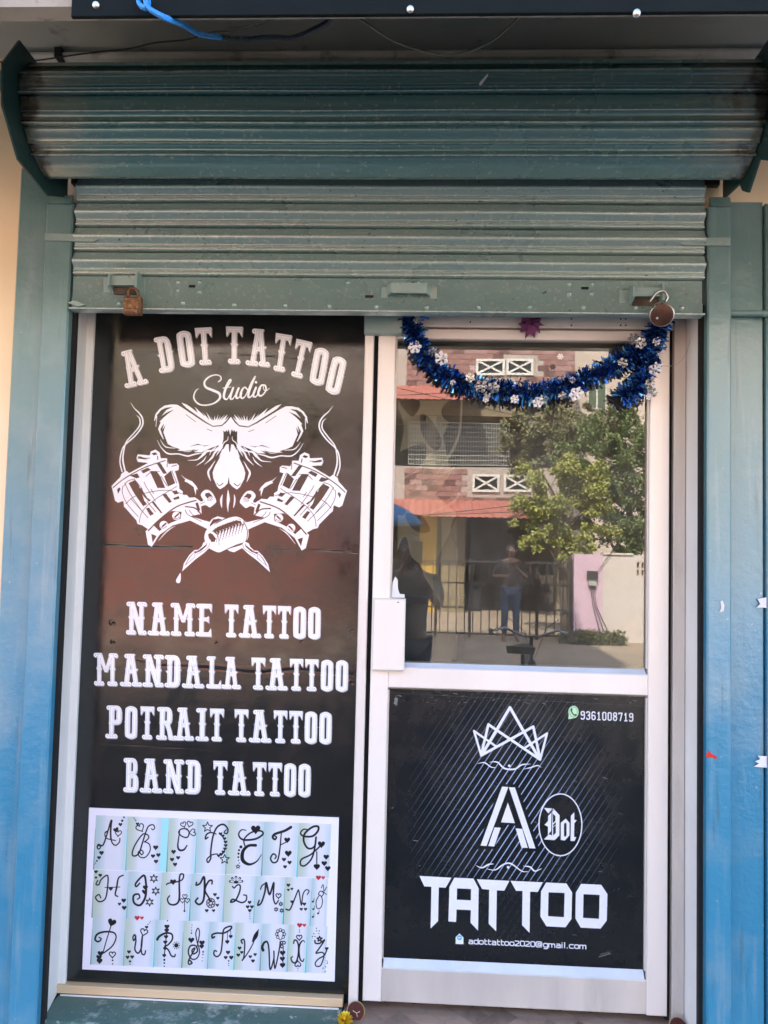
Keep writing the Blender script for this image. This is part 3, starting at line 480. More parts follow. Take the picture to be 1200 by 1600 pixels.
# ---- materials
def mat(name, col, col2=None, sc=6., rough=.5, rough2=None, metal=0., bump=0., bsc=60., spec=.5, coat=0., stretch=(1, 1, 1), mixw=(.4, .65), extra=None, emis=None, ridge_glint=None, ends=None):
    m = bpy.data.materials.new(name); m.use_nodes = True; t = m.node_tree; N = t.nodes; L = t.links; p = N['Principled BSDF']
    p.inputs['Base Color'].default_value = (*col, 1); p.inputs['Roughness'].default_value = rough; p.inputs['Metallic'].default_value = metal
    p.inputs['Specular IOR Level'].default_value = spec
    if coat: p.inputs['Coat Weight'].default_value = coat; p.inputs['Coat Roughness'].default_value = .17
    tc = N.new('ShaderNodeTexCoord'); mp = N.new('ShaderNodeMapping'); mp.inputs['Scale'].default_value = stretch; L.new(tc.outputs['Object'], mp.inputs[0])
    def noise(scale, detail=6., rgh=.6):
        n = N.new('ShaderNodeTexNoise'); n.inputs['Scale'].default_value = scale; n.inputs['Detail'].default_value = detail; n.inputs['Roughness'].default_value = rgh; L.new(mp.outputs[0], n.inputs[0]); return n
    def rampf(src, a, b):
        r = N.new('ShaderNodeMapRange'); r.inputs[1].default_value = a; r.inputs[2].default_value = b; L.new(src, r.inputs[0]); return r.outputs[0]
    def mix(f, a, b):
        x = N.new('ShaderNodeMix'); x.data_type = 'RGBA'; L.new(f, x.inputs[0])
        for s_, v in ((6, a), (7, b)):
            if hasattr(v, 'node'): L.new(v, x.inputs[s_])
            else: x.inputs[s_].default_value = (*v, 1)
        return x.outputs[2]
    c = None
    if col2 is not None:
        n = noise(sc); f = rampf(n.outputs[0], *mixw); c = mix(f, col, col2)
        if rough2 is not None:
            r = N.new('ShaderNodeMapRange'); r.inputs[3].default_value = rough; r.inputs[4].default_value = rough2; L.new(f, r.inputs[0]); L.new(r.outputs[0], p.inputs['Roughness'])
    for e in (extra or ()):            # (colour, scale, lo, hi, strength): flecks, stains, dirt
        n = noise(e[1], 8. if e[1] < 30 else 2., .7 if e[1] < 30 else .5); f = rampf(n.outputs[0], e[2], e[3])
        ml = N.new('ShaderNodeMath'); ml.operation = 'MULTIPLY'; ml.inputs[1].default_value = e[4]; L.new(f, ml.inputs[0])
        c = mix(ml.outputs[0], c if c is not None else col, e[0])
    if ridge_glint:                           # pale highlight lines painted along ridges, broken by noise: (colour, lo, hi, strength)
        g = N.new('ShaderNodeAttribute'); g.attribute_name = 'ridge_glint'; f = rampf(g.outputs['Fac'], ridge_glint[1], ridge_glint[2]); n = noise(38., 7., .75); f2 = rampf(n.outputs[0], .36, .54)
        ml = N.new('ShaderNodeMath'); ml.operation = 'MULTIPLY'; L.new(f, ml.inputs[0]); L.new(f2, ml.inputs[1]); m2 = N.new('ShaderNodeMath'); m2.operation = 'MULTIPLY'; m2.inputs[1].default_value = ridge_glint[3]; L.new(ml.outputs[0], m2.inputs[0])
        c = mix(m2.outputs[0], c if c is not None else col, ridge_glint[0])
    if ends:                           # grime gathered at the two ends of a long box: (centre x, start, full, colour)
        g = N.new('ShaderNodeNewGeometry'); sx = N.new('ShaderNodeSeparateXYZ'); L.new(g.outputs['Position'], sx.inputs[0]); a1 = N.new('ShaderNodeMath'); a1.operation = 'SUBTRACT'; a1.inputs[1].default_value = ends[0]; L.new(sx.outputs[0], a1.inputs[0]); a2 = N.new('ShaderNodeMath'); a2.operation = 'ABSOLUTE'; L.new(a1.outputs[0], a2.inputs[0])
        n = N.new('ShaderNodeTexNoise'); n.inputs['Scale'].default_value = 14; n.inputs['Detail'].default_value = 8; L.new(g.outputs['Position'], n.inputs[0]); a3 = N.new('ShaderNodeMath'); a3.operation = 'MULTIPLY_ADD'; a3.inputs[1].default_value = .35; L.new(n.outputs[0], a3.inputs[0]); L.new(a2.outputs[0], a3.inputs[2])
        for lo, hi, cc, st in ends[1]:
            f = rampf(a3.outputs[0], lo + .175, hi + .175); ml = N.new('ShaderNodeMath'); ml.operation = 'MULTIPLY'; ml.inputs[1].default_value = st; L.new(f, ml.inputs[0]); c = mix(ml.outputs[0], c, cc)
    if c is not None: L.new(c, p.inputs['Base Color'])
    if bump:
        n = noise(bsc, 5.); b = N.new('ShaderNodeBump'); b.inputs['Strength'].default_value = bump; b.inputs['Distance'].default_value = .004; L.new(n.outputs[0], b.inputs['Height']); L.new(b.outputs[0], p.inputs['Normal'])
        m['bump'] = b.name
    if emis: p.inputs['Emission Color'].default_value = (*emis[0], 1); p.inputs['Emission Strength'].default_value = emis[1]
    return m
def img_from(A, name, alpha=None, noncolor=False):
    im = bpy.data.images.new(name, A.w, A.h, alpha=alpha is not None)
    if noncolor: im.colorspace_settings.name = 'Non-Color'
    px = np.ones((A.h, A.w, 4), np.float32); px[..., :3] = np.clip(A.img, 0, 1)
    if alpha is not None: px[..., 3] = alpha
    im.pixels.foreach_set(px.ravel()); im.update(); im.pack(); return im
def uv_panel(name, A, y, m, parent=None, n=1, bulge=None, th=.004):
    """thin upright panel whose front carries the print; u, v follow the print's own metres"""
    X = np.linspace(A.x0, A.x1, n + 1); Z = np.linspace(A.z0, A.z1, n + 1); V = []; F = []; UV = []
    o0 = world_loc(parent) if parent else Vector((0, 0, 0))
    for z in Z:
        for x in X: V.append((x - o0.x, y + (bulge(x, z) if bulge else 0) - o0.y, z - o0.z))
    for j in range(n):
        for i in range(n):
            a = j * (n + 1) + i; F.append((a, a + 1, a + n + 2, a + n + 1)); UV += [(i / n, j / n), ((i + 1) / n, j / n), ((i + 1) / n, (j + 1) / n), (i / n, (j + 1) / n)]
    k = len(V); V += [(x - o0.x, y + th - o0.y, z - o0.z) for x, z in ((A.x0, A.z0), (A.x1, A.z0), (A.x1, A.z1), (A.x0, A.z1))]
    c = [0, n, (n + 1) * (n + 1) - 1, n * (n + 1)]
    F += [(k, k + 3, k + 2, k + 1)] + [(c[i], k + i, k + (i + 1) % 4, c[(i + 1) % 4]) for i in range(4)]; UV += [(.001, .001)] * 20
    me = bpy.data.meshes.new(name); me.from_pydata(V, [], F); ul = me.uv_layers.new(name='UVMap'); ul.data.foreach_set('uv', np.array(UV, np.float32).ravel()); me.materials.append(m)
    o = bpy.data.objects.new(name, me); COL.objects.link(o); o.parent = parent; return o
def print_mat(name, im, rough=.2, spec=.5, coat=0, bumpim=None, bump=.2, wav=0., rvar=.1, tint=None, fine=.0):
    m = bpy.data.materials.new(name); m.use_nodes = True; t = m.node_tree; N = t.nodes; L = t.links; p = N['Principled BSDF']
    ti = N.new('ShaderNodeTexImage'); ti.image = im; ti.interpolation = 'Cubic'; L.new(ti.outputs[0], p.inputs['Base Color'])
    p.inputs['Specular IOR Level'].default_value = spec
    tc = N.new('ShaderNodeTexCoord'); n = N.new('ShaderNodeTexNoise'); n.inputs['Scale'].default_value = 9; n.inputs['Detail'].default_value = 8; n.inputs['Roughness'].default_value = .65; L.new(tc.outputs['Object'], n.inputs[0])
    r = N.new('ShaderNodeMapRange'); r.inputs[1].default_value = .35; r.inputs[2].default_value = .7; r.inputs[3].default_value = rough; r.inputs[4].default_value = rough + rvar; L.new(n.outputs[0], r.inputs[0]); L.new(r.outputs[0], p.inputs['Roughness'])
    prev = None
    for sc_, st, ds, im_ in ((2.2, wav, .02, None), (90, .05, .002, None), (24, fine, .003, None), (0, bump, .004, bumpim)):
        if st <= 0 or (sc_ == 0 and im_ is None): continue
        b = N.new('ShaderNodeBump'); b.inputs['Strength'].default_value = st; b.inputs['Distance'].default_value = ds
        if sc_: nn = N.new('ShaderNodeTexNoise'); nn.inputs['Scale'].default_value = sc_; nn.inputs['Detail'].default_value = 3; L.new(tc.outputs['Object'], nn.inputs[0]); L.new(nn.outputs[0], b.inputs['Height'])
        else: ii = N.new('ShaderNodeTexImage'); ii.image = im_; L.new(ii.outputs[0], b.inputs['Height'])
        if prev: L.new(prev.outputs[0], b.inputs['Normal'])
        prev = b
    if prev: L.new(prev.outputs[0], p.inputs['Normal'])
    return m
X_ = lambda px, py, Y=0.: at(px, py, Y)[0]
Z_ = lambda px, py, Y=0.: at(px, py, Y)[1]

DUST = ((.36, .33, .27), 3., .50, .75, .45)
M = {
 'blue': mat('blue enamel wall paint', (.045, .21, .37), (.06, .25, .40), 3, .30, .5, bump=.35, bsc=28, coat=.35, extra=[((.12, .20, .19), 1.2, .45, .75, .35), ((.5, .5, .5), 55, .70, .76, .5), ((.03, .04, .04), 34, .74, .78, .7)]),
 'teal': mat('worn teal steel paint with painted ridge glints', (.25, .37, .36), (.31, .42, .40), 1.5, .26, .36, metal=.35, bump=.3, bsc=120, spec=.9, coat=.7, extra=[((.33, .35, .31), 1.1, .40, .85, .5), ((.55, .57, .53), 85, .58, .70, .5), ((.02, .02, .018), 46, .70, .76, .8)], ridge_glint=((.66, .69, .66), .25, .95, .85)),
 'teal_plain': mat('teal steel fittings', (.22, .31, .30), (.28, .36, .34), 9, .30, .45, bump=.35, bsc=120, spec=.6, extra=[((.40, .40, .35), 30, .58, .70, .45), ((.05, .035, .02), 40, .66, .74, .7)]),
 'hood': mat('dark teal steel hood', (.085, .20, .20), (.115, .235, .23), 1.2, .22, .32, metal=.35, bump=.25, bsc=60, spec=.9, coat=.7, extra=[((.26, .28, .24), .9, .42, .9, .45), ((.46, .45, .40), 80, .62, .73, .45)], ridge_glint=((.60, .62, .58), .3, .95, .85), ends=(-.11, [(.80, 1.0, (.33, .31, .25), .6), (.99, 1.04, (.06, .045, .03), .9)])),
 'plate': mat('dark green bracket paint', (.012, .045, .045), (.02, .06, .055), 8, .4, bump=.2, extra=[((.12, .1, .07), 9, .62, .75, .5)]),
 'alu': mat('anodised aluminium, dull', (.78, .71, .67), (.84, .78, .74), 3, .35, .5, metal=.15, bump=.08, bsc=200, stretch=(1, 1, .12), extra=[((.35, .33, .31), 5, .58, .8, .35)]),
 'alu_grey': mat('grey weathered aluminium', (.56, .51, .47), (.68, .62, .57), 4, .42, .6, metal=.3, bump=.1, bsc=150, stretch=(1, 1, .2), extra=[((.22, .23, .22), 6, .55, .78, .4)]),
 'white': mat('white painted jamb', (.76, .71, .68), (.82, .77, .74), 3, .45, .6, bump=.08, extra=[((.35, .28, .2), 7, .68, .8, .5)]),
 'bead': mat('bluish white bead', (.50, .53, .62), (.58, .61, .69), 5, .4),
 'wood': mat('bare timber strip', (.58, .40, .23), (.68, .49, .31), 3, .6, bump=.2, bsc=40, stretch=(.15, 1, 2), extra=[((.12, .07, .03), 14, .66, .74, .7)]),
 'step': mat('scuffed green step paint', (.04, .105, .09), (.085, .15, .13), 7, .4, .6, bump=.5, bsc=40, extra=[((.40, .43, .41), 12, .52, .64, .7), ((.5, .5, .48), 34, .68, .72, .6)]),
 'cream': mat('cream wall plaster', (.82, .62, .40), (.84, .66, .46), 2, .8, bump=.2, bsc=30, extra=[((.5, .4, .3), 5, .6, .8, .3)]),
 'concrete': mat('grey dirty plaster', (.36, .37, .34), (.44, .44, .40), 2.5, .85, bump=.4, bsc=30, extra=[((.06, .055, .045), 9, .60, .72, .7), ((.55, .52, .46), 16, .64, .72, .4)]),
 'limewash': mat('dirty limewash', (.62, .60, .56), (.46, .44, .40), 6, .85, bump=.4, bsc=25, extra=[((.14, .11, .08), 11, .58, .70, .7)]),
 'edge': mat('stained canopy edge', (.34, .30, .25), (.25, .22, .18), 8, .9, bump=.5, bsc=40, extra=[((.08, .06, .05), 14, .56, .68, .7)]),
 'fascia': mat('black sign board', (.004, .007, .008), (.007, .010, .011), 3, .8, spec=.12),
 'screw': mat('steel screw', (.6, .58, .54), None, rough=.3, metal=.9),
 'rust': mat('rusty brass padlock', (.22, .10, .045), (.12, .06, .035), 60, .5, .7, metal=.5, bump=.5, bsc=180, extra=[((.45, .26, .14), 90, .55, .66, .6)]),
 'lockbrown': mat('brown padlock face', (.055, .025, .017), (.09, .04, .028), 30, .35, metal=.3, bump=.2, bsc=120),
 'chrome': mat('worn chrome', (.55, .53, .50), (.4, .38, .35), 30, .25, .45, metal=.95),
 'rubber': mat('black rubber', (.012, .012, .012), None, rough=.7),
 'dark': mat('dark gap', (.008, .008, .008), None, rough=.9),
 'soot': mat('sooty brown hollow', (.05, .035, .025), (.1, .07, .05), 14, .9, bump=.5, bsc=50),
 'tinsel': mat('blue metallic tinsel', (.03, .15, .62), (.015, .06, .30), 60, .2, .35, metal=.9),
 'tinsel_glint': mat('painted glint tinsel', (.22, .58, .92), (.10, .38, .8), 60, .22, metal=.8),  # lighter strand colour paints in the glints
 'tinsel_dark': mat('navy tinsel', (.008, .012, .04), (.01, .03, .09), 60, .3, metal=.7),
 'snow_white': mat('white snowflake', (.8, .76, .78), None, rough=.5),
 'snow_silver': mat('silver snowflake', (.48, .47, .46), (.3, .29, .28), 300, .3, metal=.6),
 'purple': mat('purple crepe cloth', (.16, .035, .12), (.24, .06, .17), 30, .8, bump=.4, bsc=80),
 'bluewire': mat('blue wire sheath', (.02, .22, .60), None, rough=.35), 'darkwire': mat('dark navy wire', (.01, .02, .035), None, rough=.4),
 'greywire': mat('grey brown cable', (.10, .095, .075), None, rough=.5), 'blackwire': mat('black cable', (.008, .008, .008), None, rough=.5), 'string': mat('pale thread', (.4, .36, .3), None, rough=.7),
 'lemon': mat('dried lime skin', (.55, .33, .10), (.35, .18, .06), 40, .6), 'kumkum': mat('dark red powder', (.055, .012, .008), (.085, .018, .012), 60, .9, bump=.6, bsc=150), 'pith': mat('dried pith', (.6, .42, .3), None, rough=.7),
 'petal': mat('yellow petal', (.80, .55, .02), (.72, .42, .01), 50, .6),
 'paper': mat('torn white paper', (.72, .69, .70), (.62, .6, .6), 20, .8), 'redpaint': mat('red paper shred', (.55, .02, .012), None, rough=.6),
 'pipe': mat('grey green conduit', (.13, .22, .22), (.10, .17, .17), 12, .35),
 'plank_a': mat('brown parquet tile', (.26, .165, .12), (.36, .25, .19), 5, .35, .5, bump=.15, bsc=50, stretch=(1, 4, 1), extra=[((.09, .07, .06), 12, .56, .7, .6)]),
 'plank_b': mat('grey brown parquet tile', (.19, .13, .10), (.28, .20, .155), 5, .35, .5, bump=.15, bsc=50, stretch=(4, 1, 1), extra=[((.3, .24, .2), 14, .58, .7, .5)]),
 'grout': mat('dark grout', (.05, .045, .04), None, rough=.9),
}
# one blue enamel; green bounce light above and sky blue below painted into its colour
def light_tinted_enamel(name, low, high, zc, wd, **kw):
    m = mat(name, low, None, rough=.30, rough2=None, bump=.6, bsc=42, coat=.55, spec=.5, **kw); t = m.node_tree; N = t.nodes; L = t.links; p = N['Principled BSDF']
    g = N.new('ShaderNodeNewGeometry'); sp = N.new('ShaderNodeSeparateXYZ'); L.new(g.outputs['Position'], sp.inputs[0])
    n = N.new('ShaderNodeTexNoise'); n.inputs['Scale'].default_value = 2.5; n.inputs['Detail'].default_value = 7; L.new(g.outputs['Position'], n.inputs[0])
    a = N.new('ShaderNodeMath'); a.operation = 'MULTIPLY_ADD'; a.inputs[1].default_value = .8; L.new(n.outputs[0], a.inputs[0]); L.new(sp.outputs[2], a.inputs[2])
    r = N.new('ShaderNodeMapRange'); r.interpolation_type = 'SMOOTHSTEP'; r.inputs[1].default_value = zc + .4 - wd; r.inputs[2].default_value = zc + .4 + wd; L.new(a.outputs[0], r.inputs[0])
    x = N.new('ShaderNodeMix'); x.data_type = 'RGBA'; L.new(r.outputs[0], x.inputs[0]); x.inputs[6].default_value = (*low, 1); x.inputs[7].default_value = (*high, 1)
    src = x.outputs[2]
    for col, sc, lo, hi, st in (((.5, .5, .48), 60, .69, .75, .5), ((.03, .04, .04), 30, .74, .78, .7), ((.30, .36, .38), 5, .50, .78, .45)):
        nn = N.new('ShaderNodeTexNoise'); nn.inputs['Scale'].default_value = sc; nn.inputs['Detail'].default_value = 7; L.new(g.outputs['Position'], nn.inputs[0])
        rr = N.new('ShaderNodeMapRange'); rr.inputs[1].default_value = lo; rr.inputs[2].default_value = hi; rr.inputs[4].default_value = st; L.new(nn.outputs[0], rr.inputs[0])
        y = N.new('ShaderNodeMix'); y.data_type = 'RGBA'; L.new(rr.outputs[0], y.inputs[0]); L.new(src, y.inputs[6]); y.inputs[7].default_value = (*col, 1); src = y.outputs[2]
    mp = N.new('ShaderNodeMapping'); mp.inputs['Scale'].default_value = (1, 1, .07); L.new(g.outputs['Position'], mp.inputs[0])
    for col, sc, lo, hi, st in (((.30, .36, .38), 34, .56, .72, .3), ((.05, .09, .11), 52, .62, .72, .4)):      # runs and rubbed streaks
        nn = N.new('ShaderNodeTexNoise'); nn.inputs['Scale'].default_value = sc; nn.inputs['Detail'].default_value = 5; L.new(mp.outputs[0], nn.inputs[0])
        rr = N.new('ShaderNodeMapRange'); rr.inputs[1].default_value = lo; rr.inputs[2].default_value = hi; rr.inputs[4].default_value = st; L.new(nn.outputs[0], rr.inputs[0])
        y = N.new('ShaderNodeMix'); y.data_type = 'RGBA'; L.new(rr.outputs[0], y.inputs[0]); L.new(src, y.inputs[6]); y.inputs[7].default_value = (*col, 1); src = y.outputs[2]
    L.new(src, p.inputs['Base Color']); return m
M['pil'] = light_tinted_enamel('blue enamel with painted light tint', (.035, .215, .355), (.13, .225, .225), 1.55, .55)

# ---------------------------------------------------------------- key positions of the shop front (metres)
YG = -.15                                                       # plane of the guides and wall
GL, GR = X_(97, 880, YG), X_(1096, 900, YG)                     # inner edges of the guides
PANX0, PANX1 = -1.101, -.188
ZF = .100                                                       # shop floor
# ---- shop building
SB = thing('shop_building', (0, 0, 0), 'shop front with cream and blue painted walls around the roller shutter', 'building')
xl0, xl1 = X_(30, 300, YG), X_(82, 300, YG); xr1 = X_(1136, 600, YG)
ZT = Z_(600, 85, YG)
MB().box(-4.2, xl0, YG + .012, .12, -.1, 3.9).build('cream_wall', M['cream'], SB)
MB().bbox(xl0, xl1, YG, .10, 0.0, Z_(60, 262, YG), .006).build('pilaster', M['pil'], SB, label='blue pilaster with painted teal light higher up, beside the cream wall')
zr = Z_(1160, 314, YG)
MB().bbox(xr1 + .002, X_(1194, 600, YG), YG + .004, .12, 0.0, zr, .004).build('painted_wall', M['pil'], SB, label='blue wall with painted teal light higher up, right of the shutter guide')
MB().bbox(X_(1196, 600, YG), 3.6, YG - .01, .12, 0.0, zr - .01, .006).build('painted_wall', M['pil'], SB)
MB().box(xr1 - .1, 3.6, YG + .02, .12, zr - .05, 3.9).build('cream_wall', M['cream'], SB)
MB().box(xl0 + .001, xr1 - .1, YG + .03, .3, 2.66, 3.9).build('lintel_wall', M['limewash'], SB)
lg = MB()
z0 = Z_(600, 98, YG); z1 = Z_(600, 87, YG)
lg.bbox(xl0, 1.2, YG - .035, YG + .03, z0, z1, .008); lg.bbox(xl0, 1.2, YG - .012, YG + .03, z1 + .004, ZT - .003, .004)
lg.build('wall_ledge', M['limewash'], SB)
MB().box(X_(88, 90, YG - .03), X_(98, 90, YG - .03), YG - .045, YG, z0 - .004, z0 + .028).build('ledge_notch', M['dark'], SB)
MB().prism([(-1.06, ZT + .10), (YG + .03, ZT), (YG + .03, ZT + .26), (-1.06, ZT + .26)], 'x', -4.2, 3.6).build('canopy_slab', M['concrete'], SB)
MB().box(-4.2, 3.6, -1.10, -1.06, Z_(60, 22, -1.08), ZT + .27).build('canopy_edge', M['edge'], SB)
MB().box(-4.2, -4.0, .12, 6, 0, 6.6).box(3.4, 3.6, .12, 6, 0, 6.6).box(-4.2, 3.6, 5.8, 6, 0, 6.6).build('side_wall', M['cream'], SB)
MB().box(-4.2, 3.6, -.1, .12, 3.9, 6.8).box(-3.35, -.6, .13, 4.0, 6.95, 14.3).build('upper_wall_and_shade_tower', M['cream'], SB)  # second box: unseen tower added to shade the gate and the figure
MB().box(-4.3, 3.7, -.3, 6.1, 6.8, 6.95).build('roof_slab', M['concrete'], SB)
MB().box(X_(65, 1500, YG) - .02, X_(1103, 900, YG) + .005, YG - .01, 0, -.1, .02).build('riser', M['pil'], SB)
# sign board hung on the canopy edge
zf = Z_(600, 26, -1.135)
FB = thing('fascia_sign', (0, -1.12, zf), 'black sign board screwed along the canopy edge above the shutter', 'sign')
x0 = X_(112, 14, -1.14)
MB().bbox(x0, 3.2, -1.142, -1.134, zf, zf + .75, .001).build('board', M['fascia'], FB)
for px_, py_ in ((150, 8), (641, 14.5), (995, 20)):
    x, z = at(px_, py_, -1.142); MB().lathe([(0, -.004), (.0055, -.0035), (.0075, 0), (.0075, .003)], (x, -1.142, z), 'y', 12).build('screw', M['screw'], FB)
# floor, step, herringbone
MB().box(X_(65, 1500, YG), -.205, YG - .002, .06, 0, ZF + .003).build('green_step', M['step'], None, kind='structure')
fl = MB().box(-.203, X_(1103, 900, YG), -.42, .06, 0, ZF - .004).build('shop_floor', M['grout'], None, kind='structure')
MB().box(-4.2, -.205, -.42, YG - .012, 0, .05).box(X_(1103, 900, YG) + .01, 3.6, -.42, YG - .012, 0, .05).build('pavement', M['concrete'], None, kind='structure')
def clip_poly(poly, x0, x1, y0, y1):
    for ax, lim, sg in ((0, x0, 1), (0, x1, -1), (1, y0, 1), (1, y1, -1)):
        out = []
        for i in range(len(poly)):
            a, b = poly[i - 1], poly[i]; ia, ib = (a[ax] - lim) * sg >= 0, (b[ax] - lim) * sg >= 0
            if ia != ib: t = (lim - a[ax]) / (b[ax] - a[ax]); out.append((a[0] + t * (b[0] - a[0]), a[1] + t * (b[1] - a[1])))
            if ib: out.append(b)
        poly = out
        if len(poly) < 3: return None
    return poly
pw, pn = .066, 4; c45 = math.cos(math.pi / 4)
for i in range(-14, 15):
    for j in range(-5, 6):
        for k in (0, 1):
            ox, oy = i * pw + j * pw * pn, -i * pw + j * pw * pn
            ox += 0; 
            r = (ox, oy, ox + pw * pn, oy + pw) if k == 0 else (ox - pw * 0 + 0, oy + pw, ox + pw, oy + pw + pw * pn)
            if k == 1: r = (ox, oy + pw, ox + pw, oy + pw * (pn + 1))
            g = .0012; P = [(r[0] + g, r[1] + g), (r[2] - g, r[1] + g), (r[2] - g, r[3] - g), (r[0] + g, r[3] - g)]
            P = [((x - y) * c45 + .35, (x + y) * c45 - .2) for x, y in P]
            P = clip_poly(P, -.2, X_(1103, 900, YG), -.42, .055)
            if P and abs(sum(P[q - 1][0] * P[q][1] - P[q][0] * P[q - 1][1] for q in range(len(P)))) > .0012: MB().prism(P, 'z', ZF - .004, ZF + random.uniform(-.0006, .0006)).build('floor_tile', M['plank_a' if k else 'plank_b'], fl)

# ---------------------------------------------------------------- roller shutter
RS = thing('roller_shutter', (-.13, -.2, 2.3), 'half open teal steel roller shutter with hood box above the tattoo studio door', 'shutter')
HX0, HX1 = -1.144, .921
nx = list(np.linspace(HX0, HX1, 60)); rs_ = np.random.RandomState(3)
def wob(amp, sd):
    a = [(rs_.uniform(2, 9), rs_.uniform(0, 6), rs_.uniform(.3, 1)) for _ in range(4)]
    return lambda x, z: amp * sum(k * math.sin(f * x + p + z * 7) for f, p, k in a) / 2
rows = [(103, -.40), (118, -.472), (147, -.462), (197, -.435), (243, -.375), (275, -.30)]
HP = [(y, Z_(600, r, y)) for r, y in rows]
for i in range(5):
    (ya, za), (yb, zb) = HP[i], HP[i + 1]
    L_ = math.hypot(yb - ya, zb - za); ty, tz = (yb - ya) / L_, (zb - za) / L_; nyv, nz = tz, -ty        # outward normal (towards the street)
    if nyv > 0: nyv, nz = -nyv, -nz
    P = lambda t, h: (ya + ty * L_ * t + nyv * h, za + tz * L_ * t + nz * h)
    if i == 0: prof = [P(0, -.01), P(0, .004), P(.35, .006), P(.6, .003), P(.75, .009), P(.9, .012), P(1.0, .006), P(1.0, -.004)]
    elif i == 4: prof = [P(0, -.004), P(.03, .002), P(.5, .010), P(.9, .010), P(1.0, .012), P(1.0, -.012)]
    else:
        prof = [P(0, -.006), P(.03, .001), P(.10, .005), P(.30, .007), P(.46, .007), P(.50, .012), P(.53, .013), P(.56, .007), P(.60, .004), P(.80, .003), P(.84, .008), P(.87, .016), P(.92, .018), P(.96, .013), P(.985, .004), P(1.0, -.008)]
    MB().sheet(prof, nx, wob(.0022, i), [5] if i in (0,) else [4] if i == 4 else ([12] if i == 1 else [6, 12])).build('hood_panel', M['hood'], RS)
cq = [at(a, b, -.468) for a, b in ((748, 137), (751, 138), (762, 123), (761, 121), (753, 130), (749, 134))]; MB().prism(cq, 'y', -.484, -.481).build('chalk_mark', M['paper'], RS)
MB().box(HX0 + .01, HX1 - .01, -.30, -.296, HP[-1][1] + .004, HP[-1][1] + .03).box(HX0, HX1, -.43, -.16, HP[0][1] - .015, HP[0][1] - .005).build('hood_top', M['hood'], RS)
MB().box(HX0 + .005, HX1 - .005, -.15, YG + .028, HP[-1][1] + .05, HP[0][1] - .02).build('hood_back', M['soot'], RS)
MB().lathe([(.085, 0), (.085, HX1 - HX0 - .06)], (HX0 + .03, -.30, 2.82), 'x', 20).build('shutter_roll', M['hood'], RS)
pl = [(YG, 2.965), (-.472, 2.965), (-.548, 2.85), (-.538, 2.735), (-.448, 2.632), (-.271, 2.612), (YG, 2.665)]
MB().prism(pl, 'x', HX0 - .010, HX0 - .004).build('end_bracket', M['plate'], RS)
MB().prism(pl[:4] + [(-.448, 2.632), (-.40, 2.66), (-.33, 2.60), (-.29, 2.625), (-.271, 2.655), (YG, 2.665)], 'x', HX1 + .004, HX1 + .010).build('end_bracket', M['plate'], RS, label='end bracket with a bent torn lower corner')
# flange of the bracket outside the box
for sx, xx in ((-1, HX0 - .0105), (1, HX1 + .0105)):
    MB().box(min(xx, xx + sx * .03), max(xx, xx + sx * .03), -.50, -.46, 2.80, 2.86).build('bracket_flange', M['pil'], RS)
# curtain slats
YC = -.175
CX0, CX1 = X_(113, 400, -.196), X_(1103, 400, -.196)
bnd = [Z_(600, r, YC) for r in (262, 279.5, 318, 357, 396, 434.5)]
sp = [(0, .014), (.045, .012), (.05, -.002), (.07, -.007), (.14, -.009), (.26, -.013), (.35, -.0195), (.40, -.0235), (.44, -.0250), (.48, -.0245), (.53, -.0228), (.58, -.0195), (.64, -.0135), (.70, -.0085), (.77, -.0060), (.785, -.0105), (.80, -.0125), (.82, -.0115), (.84, -.0060), (.885, -.0065), (.90, -.0125), (.93, -.0145), (.965, -.0125), (.985, .000), (1.0, .014)]
cxs = list(np.linspace(CX0, CX1, 70))
for i in range(5):
    a, b = bnd[i], bnd[i + 1]
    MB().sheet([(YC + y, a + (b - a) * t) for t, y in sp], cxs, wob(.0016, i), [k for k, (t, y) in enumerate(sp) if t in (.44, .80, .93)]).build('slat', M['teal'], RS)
ra, rb, rc = bnd[-1], Z_(600, 470, YC - .02), Z_(600, 489, YC - .02)
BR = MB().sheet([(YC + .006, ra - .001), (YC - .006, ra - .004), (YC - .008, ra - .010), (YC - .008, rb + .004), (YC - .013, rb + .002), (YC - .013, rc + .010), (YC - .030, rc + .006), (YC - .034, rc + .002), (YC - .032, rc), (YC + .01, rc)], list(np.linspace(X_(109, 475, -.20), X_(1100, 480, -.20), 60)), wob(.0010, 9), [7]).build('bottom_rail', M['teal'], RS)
rv = MB()
for px_, py_ in ((277, 440), (311, 440), (277, 453), (311, 455), (286, 473), (366, 476), (446, 477), (515, 478), (588, 479), (543, 441), (654, 441), (667, 480), (748, 480), (828, 480), (912, 480), (890, 443), (925, 443), (890, 458), (925, 458), (994, 481), (186, 474), (1065, 481)):
    x, z = at(px_, py_, YC - .014); d = -.0085 if py_ < 462 else -.0135
    rv.lathe([(0, -.0055), (.005, -.0045), (.0074, -.001), (.0078, .002)], (x, YC + d, z), 'y', 10)
rv.build('rivet', M['teal'], BR, kind='stuff')
for px_, py_, w_ in ((300, 447, .010), (577, 463, .013), (914, 450, .011), (645, 442, .004), (1010, 432, .003)):
    x, z = at(px_, py_, YC - .01); MB().box(x - w_, x + w_, YC - .0095, YC - .004, z - .004, z + .004).build('keyhole', M['dark'], BR)
x0, z0 = at(595, 464, YC - .02); x1, z1 = at(683, 445, YC - .02)
hd = MB(); hd.bbox(x0, x0 + .022, YC - .013, YC - .006, z0, z1 - .004, .002); hd.bbox(x1 - .022, x1, YC - .013, YC - .006, z0 - .001, z1 - .005, .002)
